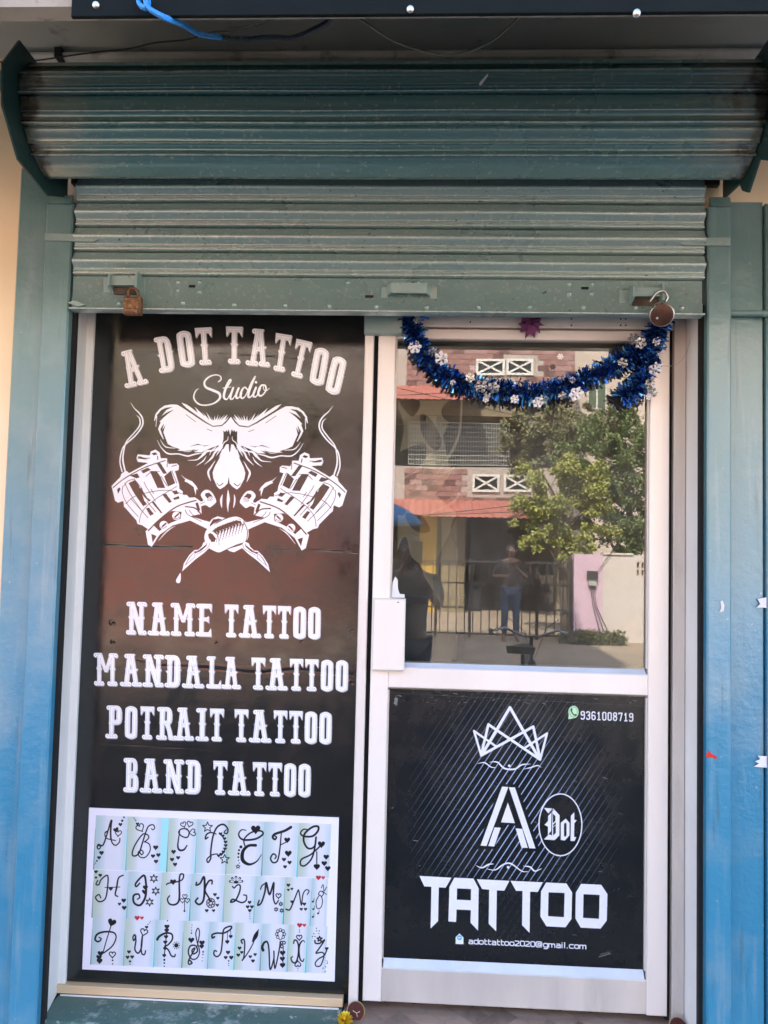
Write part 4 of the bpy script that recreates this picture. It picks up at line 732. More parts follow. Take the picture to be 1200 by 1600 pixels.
hd.prism([(x0 + .018, YC - .012), (x0 + .032, YC - .042), (x1 - .032, YC - .042), (x1 - .018, YC - .012), (x1 - .024, YC - .012), (x1 - .036, YC - .036), (x0 + .036, YC - .036), (x0 + .024, YC - .012)], 'z', z0 + .006, z1 - .002)
hd.build('handle', M['teal_plain'], BR)
def hasp(px0, px1, zt, zb, inner_left):
    h = MB(); x0, x1 = X_(px0, 450, YC - .03), X_(px1, 450, YC - .03); z1, z0 = Z_(600, zt, YC - .02), Z_(600, zb, YC - .02)
    h.bbox(x0 - .03, x1 + .012, YC - .012, YC - .007, z0 + .004, z1 - .008, .002)
    h.prism([(YC - .01, z1), (YC - .05, z1 - .012), (YC - .055, z0 + .012), (YC - .01, z0)], 'x', x0, x0 + .006)
    h.prism([(YC - .01, z1 + .004), (YC - .045, z1), (YC - .05, z0 + .004), (YC - .01, z0 - .004)], 'x', x1 - .008, x1)
    h.box(x0 + .006, x1 - .008, YC - .038, YC - .026, z0 + .020, z1 - .012)
    h.build('hasp', M['teal_plain'], BR); MB().box(x0 + .008, x1 - .01, YC - .02, YC - .013, z0 - .002, z0 + .02).build('hasp_bolt', M['soot'], BR)
    return x0, x1, z0, z1
hl = hasp(172, 217, 431, 462, True); hr = hasp(986, 1036, 443, 472, False)
# guides
for (xa, xb, s_) in ((X_(82, 300, YG), GL, 1), (GR + .004, xr1, -1)):
    g = thing  # noqa
    ztop = Z_(600, 306, YG - .03)
    G = MB().bbox(xa, xb, YG - .035, YG + .02, .02, ztop - .03, .005)
    G.prism([(YG - .035, ztop - .0305), (YG - .02, ztop + .004), (YG - .014, ztop + .004), (YG - .02, ztop - .0305)], 'x', xa + (.0 if s_ > 0 else .010), xb - (.010 if s_ > 0 else 0))
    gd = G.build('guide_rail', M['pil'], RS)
    xe = xb if s_ > 0 else xa
    MB().box(min(xe, xe + s_ * .012), max(xe, xe + s_ * .012), YG - .006, YG + .012, .02, 2.33).build('guide_slot', M['dark'], gd)
    za = Z_(600, 373, YG - .05)
    if s_ > 0: P = [(xa + .005, za - .009), (xb + .075, za - .012), (xb + .088, za - .006), (xb + .078, za + .010), (xa + .005, za + .014)]
    else: P = [(xb - .008, za - .013), (xa - .075, za - .012), (xa - .088, za - .004), (xa - .070, za + .010), (xb - .008, za + .012)]
    MB().prism(P, 'y', YG - .045, YG - .036).build('stop_tab', M['teal_plain'], gd)
x, z = at(108, 474, YG - .04)
MB().prism([(x, z), (x + .02, z + .008), (x + .055, z - .006), (x + .03, z - .012), (x + .015, z - .006)], 'y', YG - .048, YG - .038).build('guide_shoe', M['teal_plain'], BR)

# padlocks
def padlock_square(cx, z1):
    t = thing('padlock', (cx, YC - .05, z1 - .06), 'small square rusty brass padlock closed on the left hasp of the shutter', 'padlock')
    MB().bbox(cx - .0265, cx + .0265, YC - .062, YC - .036, z1 - .062, z1 - .008, .006).bbox(cx - .022, cx + .022, YC - .0645, YC - .061, z1 - .048, z1 - .022, .002).build('body', M['rust'], t)
    MB().tube([(cx - .016, YC - .048, z1 - .01), (cx - .016, YC - .048, z1 + .012), (cx - .008, YC - .048, z1 + .021), (cx + .004, YC - .048, z1 + .021), (cx + .014, YC - .048, z1 + .012), (cx + .016, YC - .048, z1 - .01)], .0042, 8).build('shackle', M['rust'], t)
x, z = at(208, 463, YC - .05); padlock_square(x, z + .005)
def padlock_round():
    c = Vector(at(1034, 491, YC - .06)[:1] + (YC - .06,) + at(1034, 491, YC - .06)[1:])
    t = thing('padlock', c, 'round brown faced steel padlock hanging open from the right hasp of the shutter', 'padlock')
    R = Matrix.Rotation(math.radians(28), 3, 'X') @ Matrix.Rotation(math.radians(-14), 3, 'Z')
    def rot(mb): mb.v = [tuple(c + R @ (Vector(v) - c)) for v in mb.v]; return mb
    rot(MB().lathe([(0, -.012), (.031, -.012), (.036, -.008), (.037, .004), (.036, .012), (.03, .016), (0, .016)], c, 'y', 32)).build('body', M['chrome'], t)
    rot(MB().lathe([(0, -.0135), (.030, -.0135), (.0325, -.012)], c, 'y', 32)).build('face', M['lockbrown'], t)
    rot(MB().lathe([(0, -.0155), (.0035, -.015), (.004, -.013)], (c.x - .012, c.y, c.z - .010), 'y', 10)).build('rivet', M['screw'], t)
    P = [at(px_, py_, c.y) for px_, py_ in ((1033, 480), (1041, 470), (1044, 462), (1040, 455), (1033, 454), (1025, 458), (1019, 466), (1015, 471))]
    P = smooth([(a, b) for a, b in P], False, 5)
    MB().tube([(p[0], c.y + .006 - .004 * i / len(P), p[1]) for i, p in enumerate(P)], .0036, 10).build('shackle', M['chrome'], t)
padlock_round()

# ---------------------------------------------------------------- sign panel (left) and its frame
PN = thing('shop_sign', (-.64, 0, .13), 'tall glossy black sign listing tattoo kinds under a white skull drawing', 'sign')
pa = poster_art()
bumpA = Art(-1.103, -.183, .137, 2.42, 300, (.5, .5, .5)); bumpA.T(0, 0, 1)
bumpA.line([(340, 554), (400, 556), (470, 562)], [.4, 1.4, .4], (.2, .2, .2), a=.7); bumpA.line([(200, 549), (260, 551)], [.3, 1, .3], (.2, .2, .2), a=.7); bumpA.line([(145, 851), (215, 855), (300, 856)], [2.2, 1.2, 1.8], (.0, .0, .0)); bumpA.line([(430, 860), (500, 861), (560, 865)], [.5, 1.8, 1], (.1, .1, .1)); bumpA.line([(145, 849), (300, 853)], 1.2, (.9, .9, .9), a=.6)
bumpA.line([(200, 1029), (260, 1037), (330, 1040), (400, 1046), (480, 1042), (550, 1049)], [1, 6, 3, 6, 3, 6], (.8, .8, .8), a=.7); bumpA.line([(240, 1041), (310, 1044), (400, 1052), (470, 1048), (550, 1056)], [1, 3, 2, 4, 2], (.2, .2, .2))
bumpA.line([(130, 1160), (330, 1172)], 1, (.2, .2, .2), a=.5)
for x, y, r in ((175, 973, 4), (176, 1003, 3), (338, 1004, 2), (470, 1002, 2), (548, 985, 2), (548, 1066, 3), (270, 548, 2)): bumpA.dot(x, y, r, (1, 1, 1)); bumpA.dot(x + r * .6, y + r * .6, r * .6, (0, 0, 0))
pm = print_mat('glossy vinyl print', img_from(pa, 'poster print'), rough=.10, spec=.72, bumpim=img_from(bumpA, 'poster relief', noncolor=True), bump=.45, wav=.16, rvar=.20, fine=.10)
rs2 = np.random.RandomState(5); ph = [(rs2.uniform(-6, 6), rs2.uniform(-9, 9), rs2.uniform(0, 6)) for _ in range(6)]
uv_panel('board', pa, .0, pm, PN, 40, lambda x, z: .0009 * sum(math.sin(a * x + b * z + c) for a, b, c in ph) / 3, .012)
MB().bbox(PANX0 - .028, PANX0 - .003, -.012, .03, .13, 2.45, .002).build('frame_strip', M['white'], PN)
MB().box(PANX0 - .028, PANX1 + .004, .016, .05, .10, 2.45).build('backing', M['dark'], PN)
MB().bbox(PANX0 - .028, -.203, -.022, .015, ZF + .008, .134, .002).build('timber_strip', M['wood'], PN)
MB().box(PANX0 - .01, -.215, -.026, -.0225, ZF + .0035, ZF + .0075).build('white_edge', M['white'], PN)
# side reveal between guide and panel
MB().prism([(GL - .004, YG + .013), (GL + .0045, YG + .013), (PANX0 - .0285, .0), (PANX0 - .0285, .03), (GL - .03, .03)], 'z', ZF + .004, 2.45).build('reveal', M['white'], SB)
MB().prism([(GR + .004, YG + .013), (GR + .03, .03), (.864, .03), (.864, .0), (GR - .0035, YG + .013)], 'z', .02, 2.45).build('reveal', M['white'], SB)
AS = uv_panel('alphabet_sheet', sheet_art() , -.0055, None, None, 1, None, .003); SH_A = None
AS.data.materials.clear(); sa = sheet_art(); AS.data.materials.append(print_mat('alphabet print', img_from(sa, 'alphabet print'), rough=.35, spec=.35, rvar=.1))
tag(AS, 'white bordered sheet of decorated alphabet letters at the bottom of the black sign', 'poster')

# ---------------------------------------------------------------- door frame and door
DF = thing('door_frame', (.35, 0, ZF), 'pale aluminium frame round the glass door with a grey green block on its head', 'door frame')
MB().bbox(PANX1 + .002, -.156, -.018, .04, ZF + .001, 2.40, .003).build('mullion', M['alu'], DF)
MB().box(-.156, -.143, .01, .04, ZF + .001, 2.40).box(.812, .824, .01, .04, ZF + .001, 2.40).build('gap', M['dark'], DF)
MB().bbox(.824, .862, -.012, .04, ZF + .001, 2.45, .002).build('jamb', M['alu_grey'], DF)
MB().bbox(-.06, .823, -.010, .035, 2.297, 2.45, .003).build('head', M['alu'], DF)
MB().bbox(PANX1 + .001, -.062, -.052, -.019, 2.262, 2.345, .003).build('latch_block', M['teal_plain'], DF)
hh = MB()
for px_, py_ in ((893, 498), (893, 508), (970, 498), (978, 498), (970, 508), (978, 508), (735, 503)):
    x, z = at(px_, py_, -.012); hh.lathe([(0, -.0115), (.0028, -.0115), (.0028, -.009)], (x, 0, z), 'y', 8)
hh.build('screw_hole', M['dark'], DF)
GD = thing('glass_door', (.33, 0, ZF), 'white framed aluminium door with a glass upper half and a black printed lower panel', 'door')
DX0, DX1, GX0, GX1 = -.141, .809, -.083, .744
MB().bbox(DX0, GX0, -.016, .02, .128, 2.292, .003).build('stile', M['alu'], GD)
MB().bbox(GX1 + .002, DX1, -.016, .02, .126, 2.292, .003).build('stile', M['alu'], GD)
MB().bbox(GX0, GX1 + .002, -.013, .018, 2.256, 2.290, .003).build('top_rail', M['alu'], GD)
MB().bbox(GX0, GX1 + .002, -.0145, .018, 1.112, 1.178, .003).build('middle_rail', M['alu'], GD)
MB().bbox(GX0, GX1 + .002, -.0145, .018, .128, .232, .003).build('bottom_rail', M['alu_grey'], GD)
MB().prism([(-.012, 1.1785), (.012, 1.196), (.016, 1.196), (.016, 1.1785)], 'x', GX0 + .005, GX1 - .004).build('bead', M['bead'], GD)
MB().prism([(-.012, .2325), (.006, .258), (.016, .258), (.016, .2325)], 'x', GX0 + .005, GX1 - .004).build('bead', M['bead'], GD)
MB().prism([(-.010, 1.1115), (.006, 1.104), (.016, 1.104), (.016, 1.1115)], 'x', GX0 + .002, GX1).build('bead', M['alu_grey'], GD)
for a, b in ((GX0 + .0003, GX0 + .0045), (GX1 - .0035, GX1 + .0015)):
    MB().box(a, b, -.008, .016, 1.1965, 2.2555).box(a, b, -.008, .016, .2585, 1.1035).build('bead', M['alu_grey'], GD)
LC = MB().bbox(-.137, -.032, -.040, -.0165, 1.168, 1.4, .005).build('lock_cover', M['alu'], GD)
MB().box(X_(622, 941, -.04) - .003, X_(622, 941, -.04) + .003, -.0408, -.038, Z_(622, 941, -.04) - .0015, Z_(622, 941, -.04) + .0015).build('screw_hole', M['dark'], LC)
MB().prism([(-.078, 1.4015), (-.036, 1.4015), (-.036, 1.413), (-.052, 1.414), (-.058, 1.43), (-.060, 1.46), (-.068, 1.47), (-.076, 1.45)], 'y', -.014, -.009).build('tape_scrap', M['paper'], GD)
stA = sticker_art()
SP = uv_panel('printed_panel', stA, .004, print_mat('black sticker print', img_from(stA, 'door sticker print'), rough=.16, spec=.55, wav=.14, rvar=.22, fine=.05), GD, 1, None, .008)
# glass
gm = bpy.data.materials.new('tinted window glass'); gm.use_nodes = True; t = gm.node_tree; N = t.nodes; L = t.links; N.remove(N['Principled BSDF']); out = N['Material Output']
gl = N.new('ShaderNodeBsdfGlossy'); gl.inputs['Roughness'].default_value = .0; gl.inputs['Color'].default_value = (.97, .96, .93, 1)
tr = N.new('ShaderNodeBsdfTransparent'); tr.inputs['Color'].default_value = (.72, .78, .74, 1)
lw = N.new('ShaderNodeFresnel'); lw.inputs['IOR'].default_value = 2.18
mx = N.new('ShaderNodeMixShader'); L.new(lw.outputs[0], mx.inputs[0]); L.new(tr.outputs[0], mx.inputs[1]); L.new(gl.outputs[0], mx.inputs[2]); df = N.new('ShaderNodeBsdfDiffuse'); df.inputs[0].default_value = (.55, .52, .46, 1); nd = N.new('ShaderNodeTexNoise'); nd.inputs['Scale'].default_value = 5; nd.inputs['Detail'].default_value = 9; nd.inputs['Roughness'].default_value = .7; nr = N.new('ShaderNodeMapRange'); nr.inputs[1].default_value = .4; nr.inputs[2].default_value = .75; nr.inputs[3].default_value = .02; nr.inputs[4].default_value = .14; m3 = N.new('ShaderNodeMixShader')
L.new(nd.outputs[0], nr.inputs[0]); L.new(nr.outputs[0], m3.inputs[0]); L.new(mx.outputs[0], m3.inputs[1]); L.new(df.outputs[0], m3.inputs[2]); L.new(m3.outputs[0], out.inputs[0])
tcg = N.new('ShaderNodeTexCoord'); ng = N.new('ShaderNodeTexNoise'); ng.inputs['Scale'].default_value = 1.6; ng.inputs['Detail'].default_value = 1; bg_ = N.new('ShaderNodeBump'); bg_.inputs['Strength'].default_value = .05; bg_.inputs['Distance'].default_value = .01
L.new(tcg.outputs['Object'], ng.inputs[0]); L.new(tcg.outputs['Object'], nd.inputs[0]); L.new(ng.outputs[0], bg_.inputs['Height']); L.new(bg_.outputs[0], gl.inputs['Normal'])
gme = MB(); gme.quad((GX0 + .004, .006, 1.185), (GX1 - .003, .006, 1.185), (GX1 - .003, .006, 2.258), (GX0 + .004, .006, 2.258)); gme.build('glass_pane', gm, GD)
# frosted film with leaf shapes behind the glass
FA = Art(-.075, .30, 1.19, 2.25, 500, (0, 0, 0)); FA.T(580, 480, 1 / 2.4)
W1 = (.95,) * 3; Kf = (0, 0, 0)
FA.fill([(100, 345), (330, 345), (270, 480), (300, 620), (240, 700), (320, 768), (330, 1100), (300, 1350), (95, 1350)], (.8,) * 3)
for P in ([(105, 345), (150, 405), (180, 375), (175, 345)], [(265, 400), (270, 370), (300, 345), (330, 350), (345, 400), (320, 455), (290, 430)], [(185, 400), (215, 410), (250, 460), (262, 510), (240, 535), (200, 490), (185, 450)], [(95, 560), (130, 530), (200, 512), (200, 580), (170, 640), (120, 665), (95, 640)], [(295, 595), (310, 540), (350, 505), (430, 490), (460, 510), (400, 560), (350, 600)], [(95, 380), (120, 440), (110, 520), (95, 560)], [(92, 690), (125, 680), (128, 768), (92, 768)]): FA.fill(P, Kf, True)
for P in ([(130, 700), (220, 650), (290, 560), (330, 470), (340, 350)], [(160, 720), (250, 640), (310, 600)], [(200, 780), (300, 735), (330, 700)], [(120, 640), (180, 600), (230, 540)]): FA.line(P, [4, 12, 8], W1)
FA.T(580, 740, 1 / 2.4)
for P in ([(130, 150), (190, 160), (220, 210), (190, 222), (150, 200)], [(300, 200), (320, 160), (380, 170), (370, 280), (330, 290), (305, 240)], [(85, 350), (110, 260), (130, 240), (150, 310), (185, 345), (200, 390), (250, 470), (262, 520), (240, 580), (225, 700), (130, 700), (95, 520)]): FA.fill(P, Kf, True)
FA.fill([(232, 350), (320, 170), (322, 700), (228, 700)], (.5,) * 3, a=.8)
fm = bpy.data.materials.new('frosted leaf film'); fm.use_nodes = True; t = fm.node_tree; N = t.nodes; L = t.links; p_ = N['Principled BSDF']; p_.inputs['Base Color'].default_value = (.50, .47, .38, 1); p_.inputs['Roughness'].default_value = .8
ti = N.new('ShaderNodeTexImage'); ti.image = img_from(FA, 'leaf film pattern', noncolor=True); L.new(ti.outputs[0], p_.inputs['Alpha'])
film = uv_panel('leaf_film', FA, .014, fm, GD, 1, None, .0005); film.data.materials[0] = fm
# room behind the glass
RM = thing('shop_interior', (.3, 1.5, 0), 'dim studio room seen faintly through the glass door', 'room')
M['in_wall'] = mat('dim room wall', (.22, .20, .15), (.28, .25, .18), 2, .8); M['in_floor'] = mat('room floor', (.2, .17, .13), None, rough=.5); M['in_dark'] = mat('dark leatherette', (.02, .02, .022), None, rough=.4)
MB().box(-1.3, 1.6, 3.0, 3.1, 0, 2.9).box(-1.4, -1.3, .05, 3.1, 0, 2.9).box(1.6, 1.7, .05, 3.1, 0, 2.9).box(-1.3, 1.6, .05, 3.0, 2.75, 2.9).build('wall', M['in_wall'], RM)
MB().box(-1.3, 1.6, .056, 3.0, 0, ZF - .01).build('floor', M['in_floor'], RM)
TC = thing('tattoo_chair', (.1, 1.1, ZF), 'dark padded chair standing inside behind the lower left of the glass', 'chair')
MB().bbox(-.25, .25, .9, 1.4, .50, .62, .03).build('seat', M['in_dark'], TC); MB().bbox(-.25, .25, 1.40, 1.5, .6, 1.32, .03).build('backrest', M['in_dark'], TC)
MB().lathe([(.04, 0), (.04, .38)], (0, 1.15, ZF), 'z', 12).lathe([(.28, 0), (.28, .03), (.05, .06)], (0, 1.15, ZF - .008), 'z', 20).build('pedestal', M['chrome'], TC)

# ---------------------------------------------------------------- garland
GA = thing('tinsel_garland', (.35, -.04, 2.1), 'blue tinsel garland with small snowflakes draped across the top of the glass door', 'garland')
path = smooth(at_many([(640, 492), (648, 520), (662, 550), (690, 580), (722, 597), (762, 606), (805, 611), (850, 609), (890, 600), (930, 583), (965, 565), (995, 550), (1018, 530), (1034, 500), (1033, 488)], -.04), False, 12)
path2 = smooth(at_many([(1022, 520), (1016, 555), (1006, 585), (988, 608), (972, 620)], -.04), False, 12)
def tinsel(paths, n, ln, seed, mats, names):
    r = np.random.RandomState(seed); mbs = [MB() for _ in mats]
    for pth, cnt in paths:
        for _ in range(cnt):
            u = r.rand() * (len(pth) - 1); i = min(int(u), len(pth) - 2); f = u - i; p = pth[i] * (1 - f) + pth[i + 1] * f; tg = pth[i + 1] - pth[i]; tg = tg / (np.linalg.norm(tg) + 1e-9)
            a = r.uniform(0, 2 * math.pi); n2 = np.array([-tg[1], tg[0]]); l = r.uniform(.45, 1.) * ln
            d = Vector((n2[0] * math.cos(a), math.sin(a) * .8, n2[1] * math.cos(a))) + Vector((tg[0], 0, tg[1])) * r.uniform(-.35, .35); d.normalize()
            if d.y > .3: d.y *= .5
            o = Vector((p[0], -.042, p[1])); wv = d.cross(Vector(r.normal(size=3))).normalized() * r.uniform(.0016, .0038)
            bend = Vector(r.normal(size=3)) * .005; k = 0 if r.rand() < .48 else (1 if r.rand() < .5 else 2)
            m_, e = o + d * l * .55 + bend, o + d * l + bend * 1.6 + Vector((0, 0, -.004))
            if r.rand() < .12: k = 1 if r.rand() < .5 else 0; wv *= 1.8
            mbs[k].add([o - wv * .5, o + wv * .5, m_ + wv, m_ - wv, e + wv, e - wv], [(0, 1, 2, 3), (3, 2, 4, 5)])
    for mb, m, nm in zip(mbs, mats, names): mb.build('tinsel_strand', m, GA, kind='stuff', label=nm)
tinsel([(path, 4600), (path2, 1100)], 0, .036, 11, [M['tinsel'], M['tinsel_glint'], M['tinsel_dark']], ['blue tinsel strands', 'tinsel strands with glints painted light blue', 'navy tinsel strands in the core'])
MB().tube([(p[0], -.042, p[1]) for p in path], .004, 6).build('core_string', M['darkwire'], GA)
def snowflake(x, z, r, m, rot, lab=None, y=-.064):
    mb = MB(); c = Vector((x, y, z)); tl = Vector((random.uniform(-1.1, 1.1), 0, random.uniform(-1.1, 1.1)))
    def q(a, l0, l1, w0, off=0.):
        d = Vector((math.cos(a), tl.x * math.cos(a) + tl.z * math.sin(a), math.sin(a))); n = Vector((-math.sin(a), 0, math.cos(a)))
        b = c + n * off
        A_ = [b + d * l0 - n * w0, b + d * l0 + n * w0, b + d * l1 + n * w0, b + d * l1 - n * w0]
        mb.add(A_ + [v + Vector((0, .001, 0)) for v in A_], [(0, 1, 2, 3), (4, 7, 6, 5), (0, 4, 5, 1), (1, 5, 6, 2), (2, 6, 7, 3), (3, 7, 4, 0)])
    for k in range(6):
        a = rot + k * math.pi / 3; q(a, 0, r, r * .15)
        d = Vector((math.cos(a), 0, math.sin(a)))
        for s_ in (-1, 1):
            a2 = a + s_ * .9; c0 = c.copy(); c = c0 + d * r * .55; q(a2, 0, r * .40, r * .13); c = c0 + d * r * .8; q(a2, 0, r * .25, r * .12); c = c0
    o = mb.build('snowflake', m, GA)
    return o
for px_, py_, r, k in ((648, 540, .026, 0), (676, 548, .022, 1), (690, 558, .028, 0), (735, 588, .020, 1), (752, 602, .026, 1), (762, 616, .020, 1), (772, 604, .024, 1), (760, 622, .016, 0), (805, 622, .021, 0), (842, 627, .024, 0), (850, 622, .02, 1), (880, 616, .02, 1), (902, 614, .025, 0), (896, 592, .014, 0), (708, 596, .014, 0), (975, 565, .02, 1), (993, 527, .026, 1), (1003, 534, .022, 1), (1026, 575, .030, 0), (1018, 598, .024, 1), (1022, 612, .024, 1), (1016, 618, .016, 0), (1028, 532, .018, 0), (877, 555, .012, 0), (652, 497, .02, 1)):
    x, z = at(px_, py_, -.08); snowflake(x, z, r * .78 * random.uniform(.8, 1.1), M['snow_silver' if k else 'snow_white'], random.uniform(0, 1))
# purple cloth knot
x, z = at(829, 507, -.03); pc = MB(); rr = random.Random(2); nn = 26
V = [(x, -.055, z)]; 
for ring_, (rad, yy) in enumerate(((.012, -.062), (.024, -.048), (.036, -.030))):
    for k in range(nn):
        a = 2 * math.pi * k / nn; q = rad * (1 + .28 * math.sin(k * 2.4 + ring_) + rr.uniform(-.1, .1)); V.append((x + q * math.cos(a), yy + .010 * math.sin(k * 2.1 + ring_), z + q * math.sin(a) * (1.0 if math.sin(a) > 0 else 1.05)))
F = [(0, 1 + k, 1 + (k + 1) % nn) for k in range(nn)] + [(1 + g * nn + k, 1 + (g + 1) * nn + k, 1 + (g + 1) * nn + (k + 1) % nn, 1 + g * nn + (k + 1) % nn) for g in range(2) for k in range(nn)]
pc.add(V, F); tag(pc.build('cloth_knot', M['purple']), 'crumpled purple cloth rosette on the door head above the garland', 'cloth')

# ---------------------------------------------------------------- wires, pipe, scraps, offerings
def wire(name, pts, Y, r, m, label, twist=0):
    P = smooth(at_many(pts, 0.), False, 10); P = []
    for i, q in enumerate(smooth(pts, False, 10)):
        yy = Y if not isinstance(Y, (list, tuple)) else float(np.interp(i / (len(pts) * 10 - 9), np.linspace(0, 1, len(Y)), Y)); a = at(q[0], q[1], yy); P.append((a[0], yy, a[1]))
    mb = MB()
    if twist:
        P = [Vector(P[0]).lerp(Vector(P[0]), 0)] + [Vector(p) for p in P[1:]]; D = []
        for a, b in zip(P, P[1:]): D += [a.lerp(b, k / 6) for k in range(6)]
        for ph_ in (0, math.pi):
            mb.tube([(p.x + r * 1.9 * math.cos(i * twist + ph_) * .4, p.y + r * 1.9 * math.cos(i * twist + ph_), p.z + r * 1.9 * math.sin(i * twist + ph_)) for i, p in enumerate(D)], r, 6)
    else: mb.tube(P, r, 6)
    return tag(mb.build(name, m), label, 'wire')
YW = -.9
wire('twisted_wire', [(222, -12), (217, 4), (226, 12), (232, 2), (226, -6), (232, 12), (255, 26), (285, 38), (310, 52), (345, 58)], [-1.16, -1.16, -1.16, -1.16, -1.16, -1.16, -1.155, -1.1, -1.0, -.9], .0021, M['bluewire'], 'bright blue twisted wire drooping from the sign board at upper left', .55)
wire('twisted_wire', [(345, 58), (385, 61), (420, 58), (460, 58), (490, 46), (512, 34), (524, 20)], YW, .0021, M['darkwire'], 'dark navy twisted wire continuing the blue one up to the sign board', .55)
wire('cable', [(-40, 98), (20, 96), (60, 94), (130, 84), (200, 76), (240, 67), (290, 62), (330, 51), (380, 44), (452, 22), (480, 8)], [-.25, -.3, -.5, -.9], .0022, M['blackwire'], 'thin black cable crossing the soffit from the left bracket up to the sign board')
wire('cable', [(545, 18), (575, 38), (620, 66), (680, 84), (720, 84), (765, 66), (795, 42), (814, 22), (820, 10)], YW, .0026, M['greywire'], 'thin dark looped cable hanging in the middle under the sign board')
wire('thread', [(1033, 570), (1046, 572), (1060, 567), (1072, 552), (1078, 530)], -.06, .0009, M['string'], 'pale thread trailing from the garland over the right door jamb')
wire('cable', [(585, 560), (595, 566), (640, 575)], -.0, .0001, M['string'], 'hairline thread at the mullion') if 0 else None
CP = thing('conduit_pipe', (1.1, YG - .02, 2.3), 'short grey green conduit pipe running right from the right shutter guide', 'pipe')
x, z = at(1140, 489, YG - .02); MB().tube([(x - .006, YG - .018, z), (2.6, YG - .022, z - .002)], .0095, 14).build('tube', M['pipe'], CP)
xx = X_(1192, 489, YG - .02); MB().tube([(xx, YG - .018, z - .0005), (xx + .03, YG - .018, z - .0005)], .0115, 14).build('coupling', M['pipe'], CP)
def scrap(poly, Y, m, label):
    P = [at(a, b, Y) for a, b in poly]; tag(MB().prism(P, 'y', Y, Y + .0012).build('paper_scrap', m), label, 'paper')
scrap([(1184, 936), (1204, 932), (1204, 950), (1182, 949), (1188, 944)], YG - .0035, M['paper'], 'torn white paper scrap on the blue wall, the upper of the two')
scrap([(1184, 1181), (1204, 1182), (1204, 1200), (1178, 1198), (1186, 1193), (1180, 1190), (1188, 1186)], YG - .0035, M['paper'], 'torn white paper scrap on the blue wall, the lower of the two')
scrap([(1126, 940), (1129, 938), (1132, 946), (1131, 955), (1124, 957), (1127, 950)], YG - .037, M['paper'], 'tiny pale paper shred on the right shutter guide')
tag(MB().prism([at(a, b, YG - .037) for a, b in ((1103, 1179), (1108, 1173), (1112, 1178), (1119, 1181), (1120, 1187), (1114, 1184), (1103, 1183))], 'y', YG - .037, YG - .0358).build('paper_scrap', M['redpaint']), 'tiny red and white paper shred on the right shutter guide', 'paper')
def lime(px_, py_, Y, label, tilt):
    x, z = at(px_, py_, Y); c = Vector((x, Y, ZF + .018)); t = thing('lime_half', (x, Y, ZF), label, 'fruit', 'lime halves at the door sill')
    R = Matrix.Rotation(math.radians(tilt), 3, 'X') @ Matrix.Rotation(.2, 3, 'Z')
    for prof, m, nm in (([(0, -.026), (.014, -.022), (.024, -.011), (.0285, 0), (.0265, .002)], 'lemon', 'rind'), ([(0, .0015), (.012, .0035), (.0235, .0025), (.0265, .0018)], 'kumkum', 'powder')):
        mb = MB().lathe(prof, c, 'z', 20); mb.v = [tuple(c + R @ (Vector(v) - c)) for v in mb.v]; mb.build(nm, M[m], t)
    mb = MB().tube([c + Vector((-.008, .004, .004)), c + Vector((.002, -.004, .005)), c + Vector((.013, -.002, .004))], .0013, 5).tube([c + Vector((.002, -.004, .005)), c + Vector((.004, -.014, .004))], .0012, 5)
    mb.v = [tuple(c + R @ (Vector(v) - c)) for v in mb.v]; mb.build('pith', M['pith'], t)
lime(556, 1572, -.055, 'dried lime half with dark red powder beside the yellow flower', 62)
lime(1060, 1588, -.055, 'dried lime half with dark red powder in the right corner of the sill', 52)
x, z = at(539, 1583, -.09); FLW = thing('marigold_flower', (x, -.09, ZF), 'yellow marigold head lying on the step beside the powdered lime', 'flower'); fr = random.Random(3)
pet = MB()
for k in range(70):
    a = fr.uniform(0, 6.28); e = fr.uniform(-.1, 1.3); d = Vector((math.cos(a) * math.cos(e), math.sin(a) * math.cos(e), math.sin(e))); l = fr.uniform(.019, .028); n = d.cross(Vector((0, 0, 1))).normalized() * .0036; o = Vector((x, -.09, ZF + .006)); pet.add([o - n * .4, o + n * .4, o + d * l + n, o + d * l * 1.12, o + d * l - n], [(0, 1, 2, 3, 4)])
pet.build('petals', M['petal'], FLW)

gr_ = random.Random(12); GT_ = MB()
for k in range(260):
    x, y, q = gr_.uniform(-1.05, .85), -gr_.random() ** 1.6 * .13 - .002 if False else gr_.uniform(-.14, -.004), gr_.uniform(.0006, .0022); z = ZF + (.003 if x < -.205 else .0006)
    GT_.add([(x - q, y - q, z), (x + q, y - q * .6, z), (x, y + q, z), (x, y, z + q * 1.2)], [(0, 1, 3), (1, 2, 3), (2, 0, 3), (0, 2, 1)])
M['grit'] = mat('grit', (.30, .25, .19), (.10, .08, .06), 90, .9)
tag(GT_.build('grit', M['grit']), 'fine grit and crumbs scattered along the door sill', 'grit', kind='stuff')
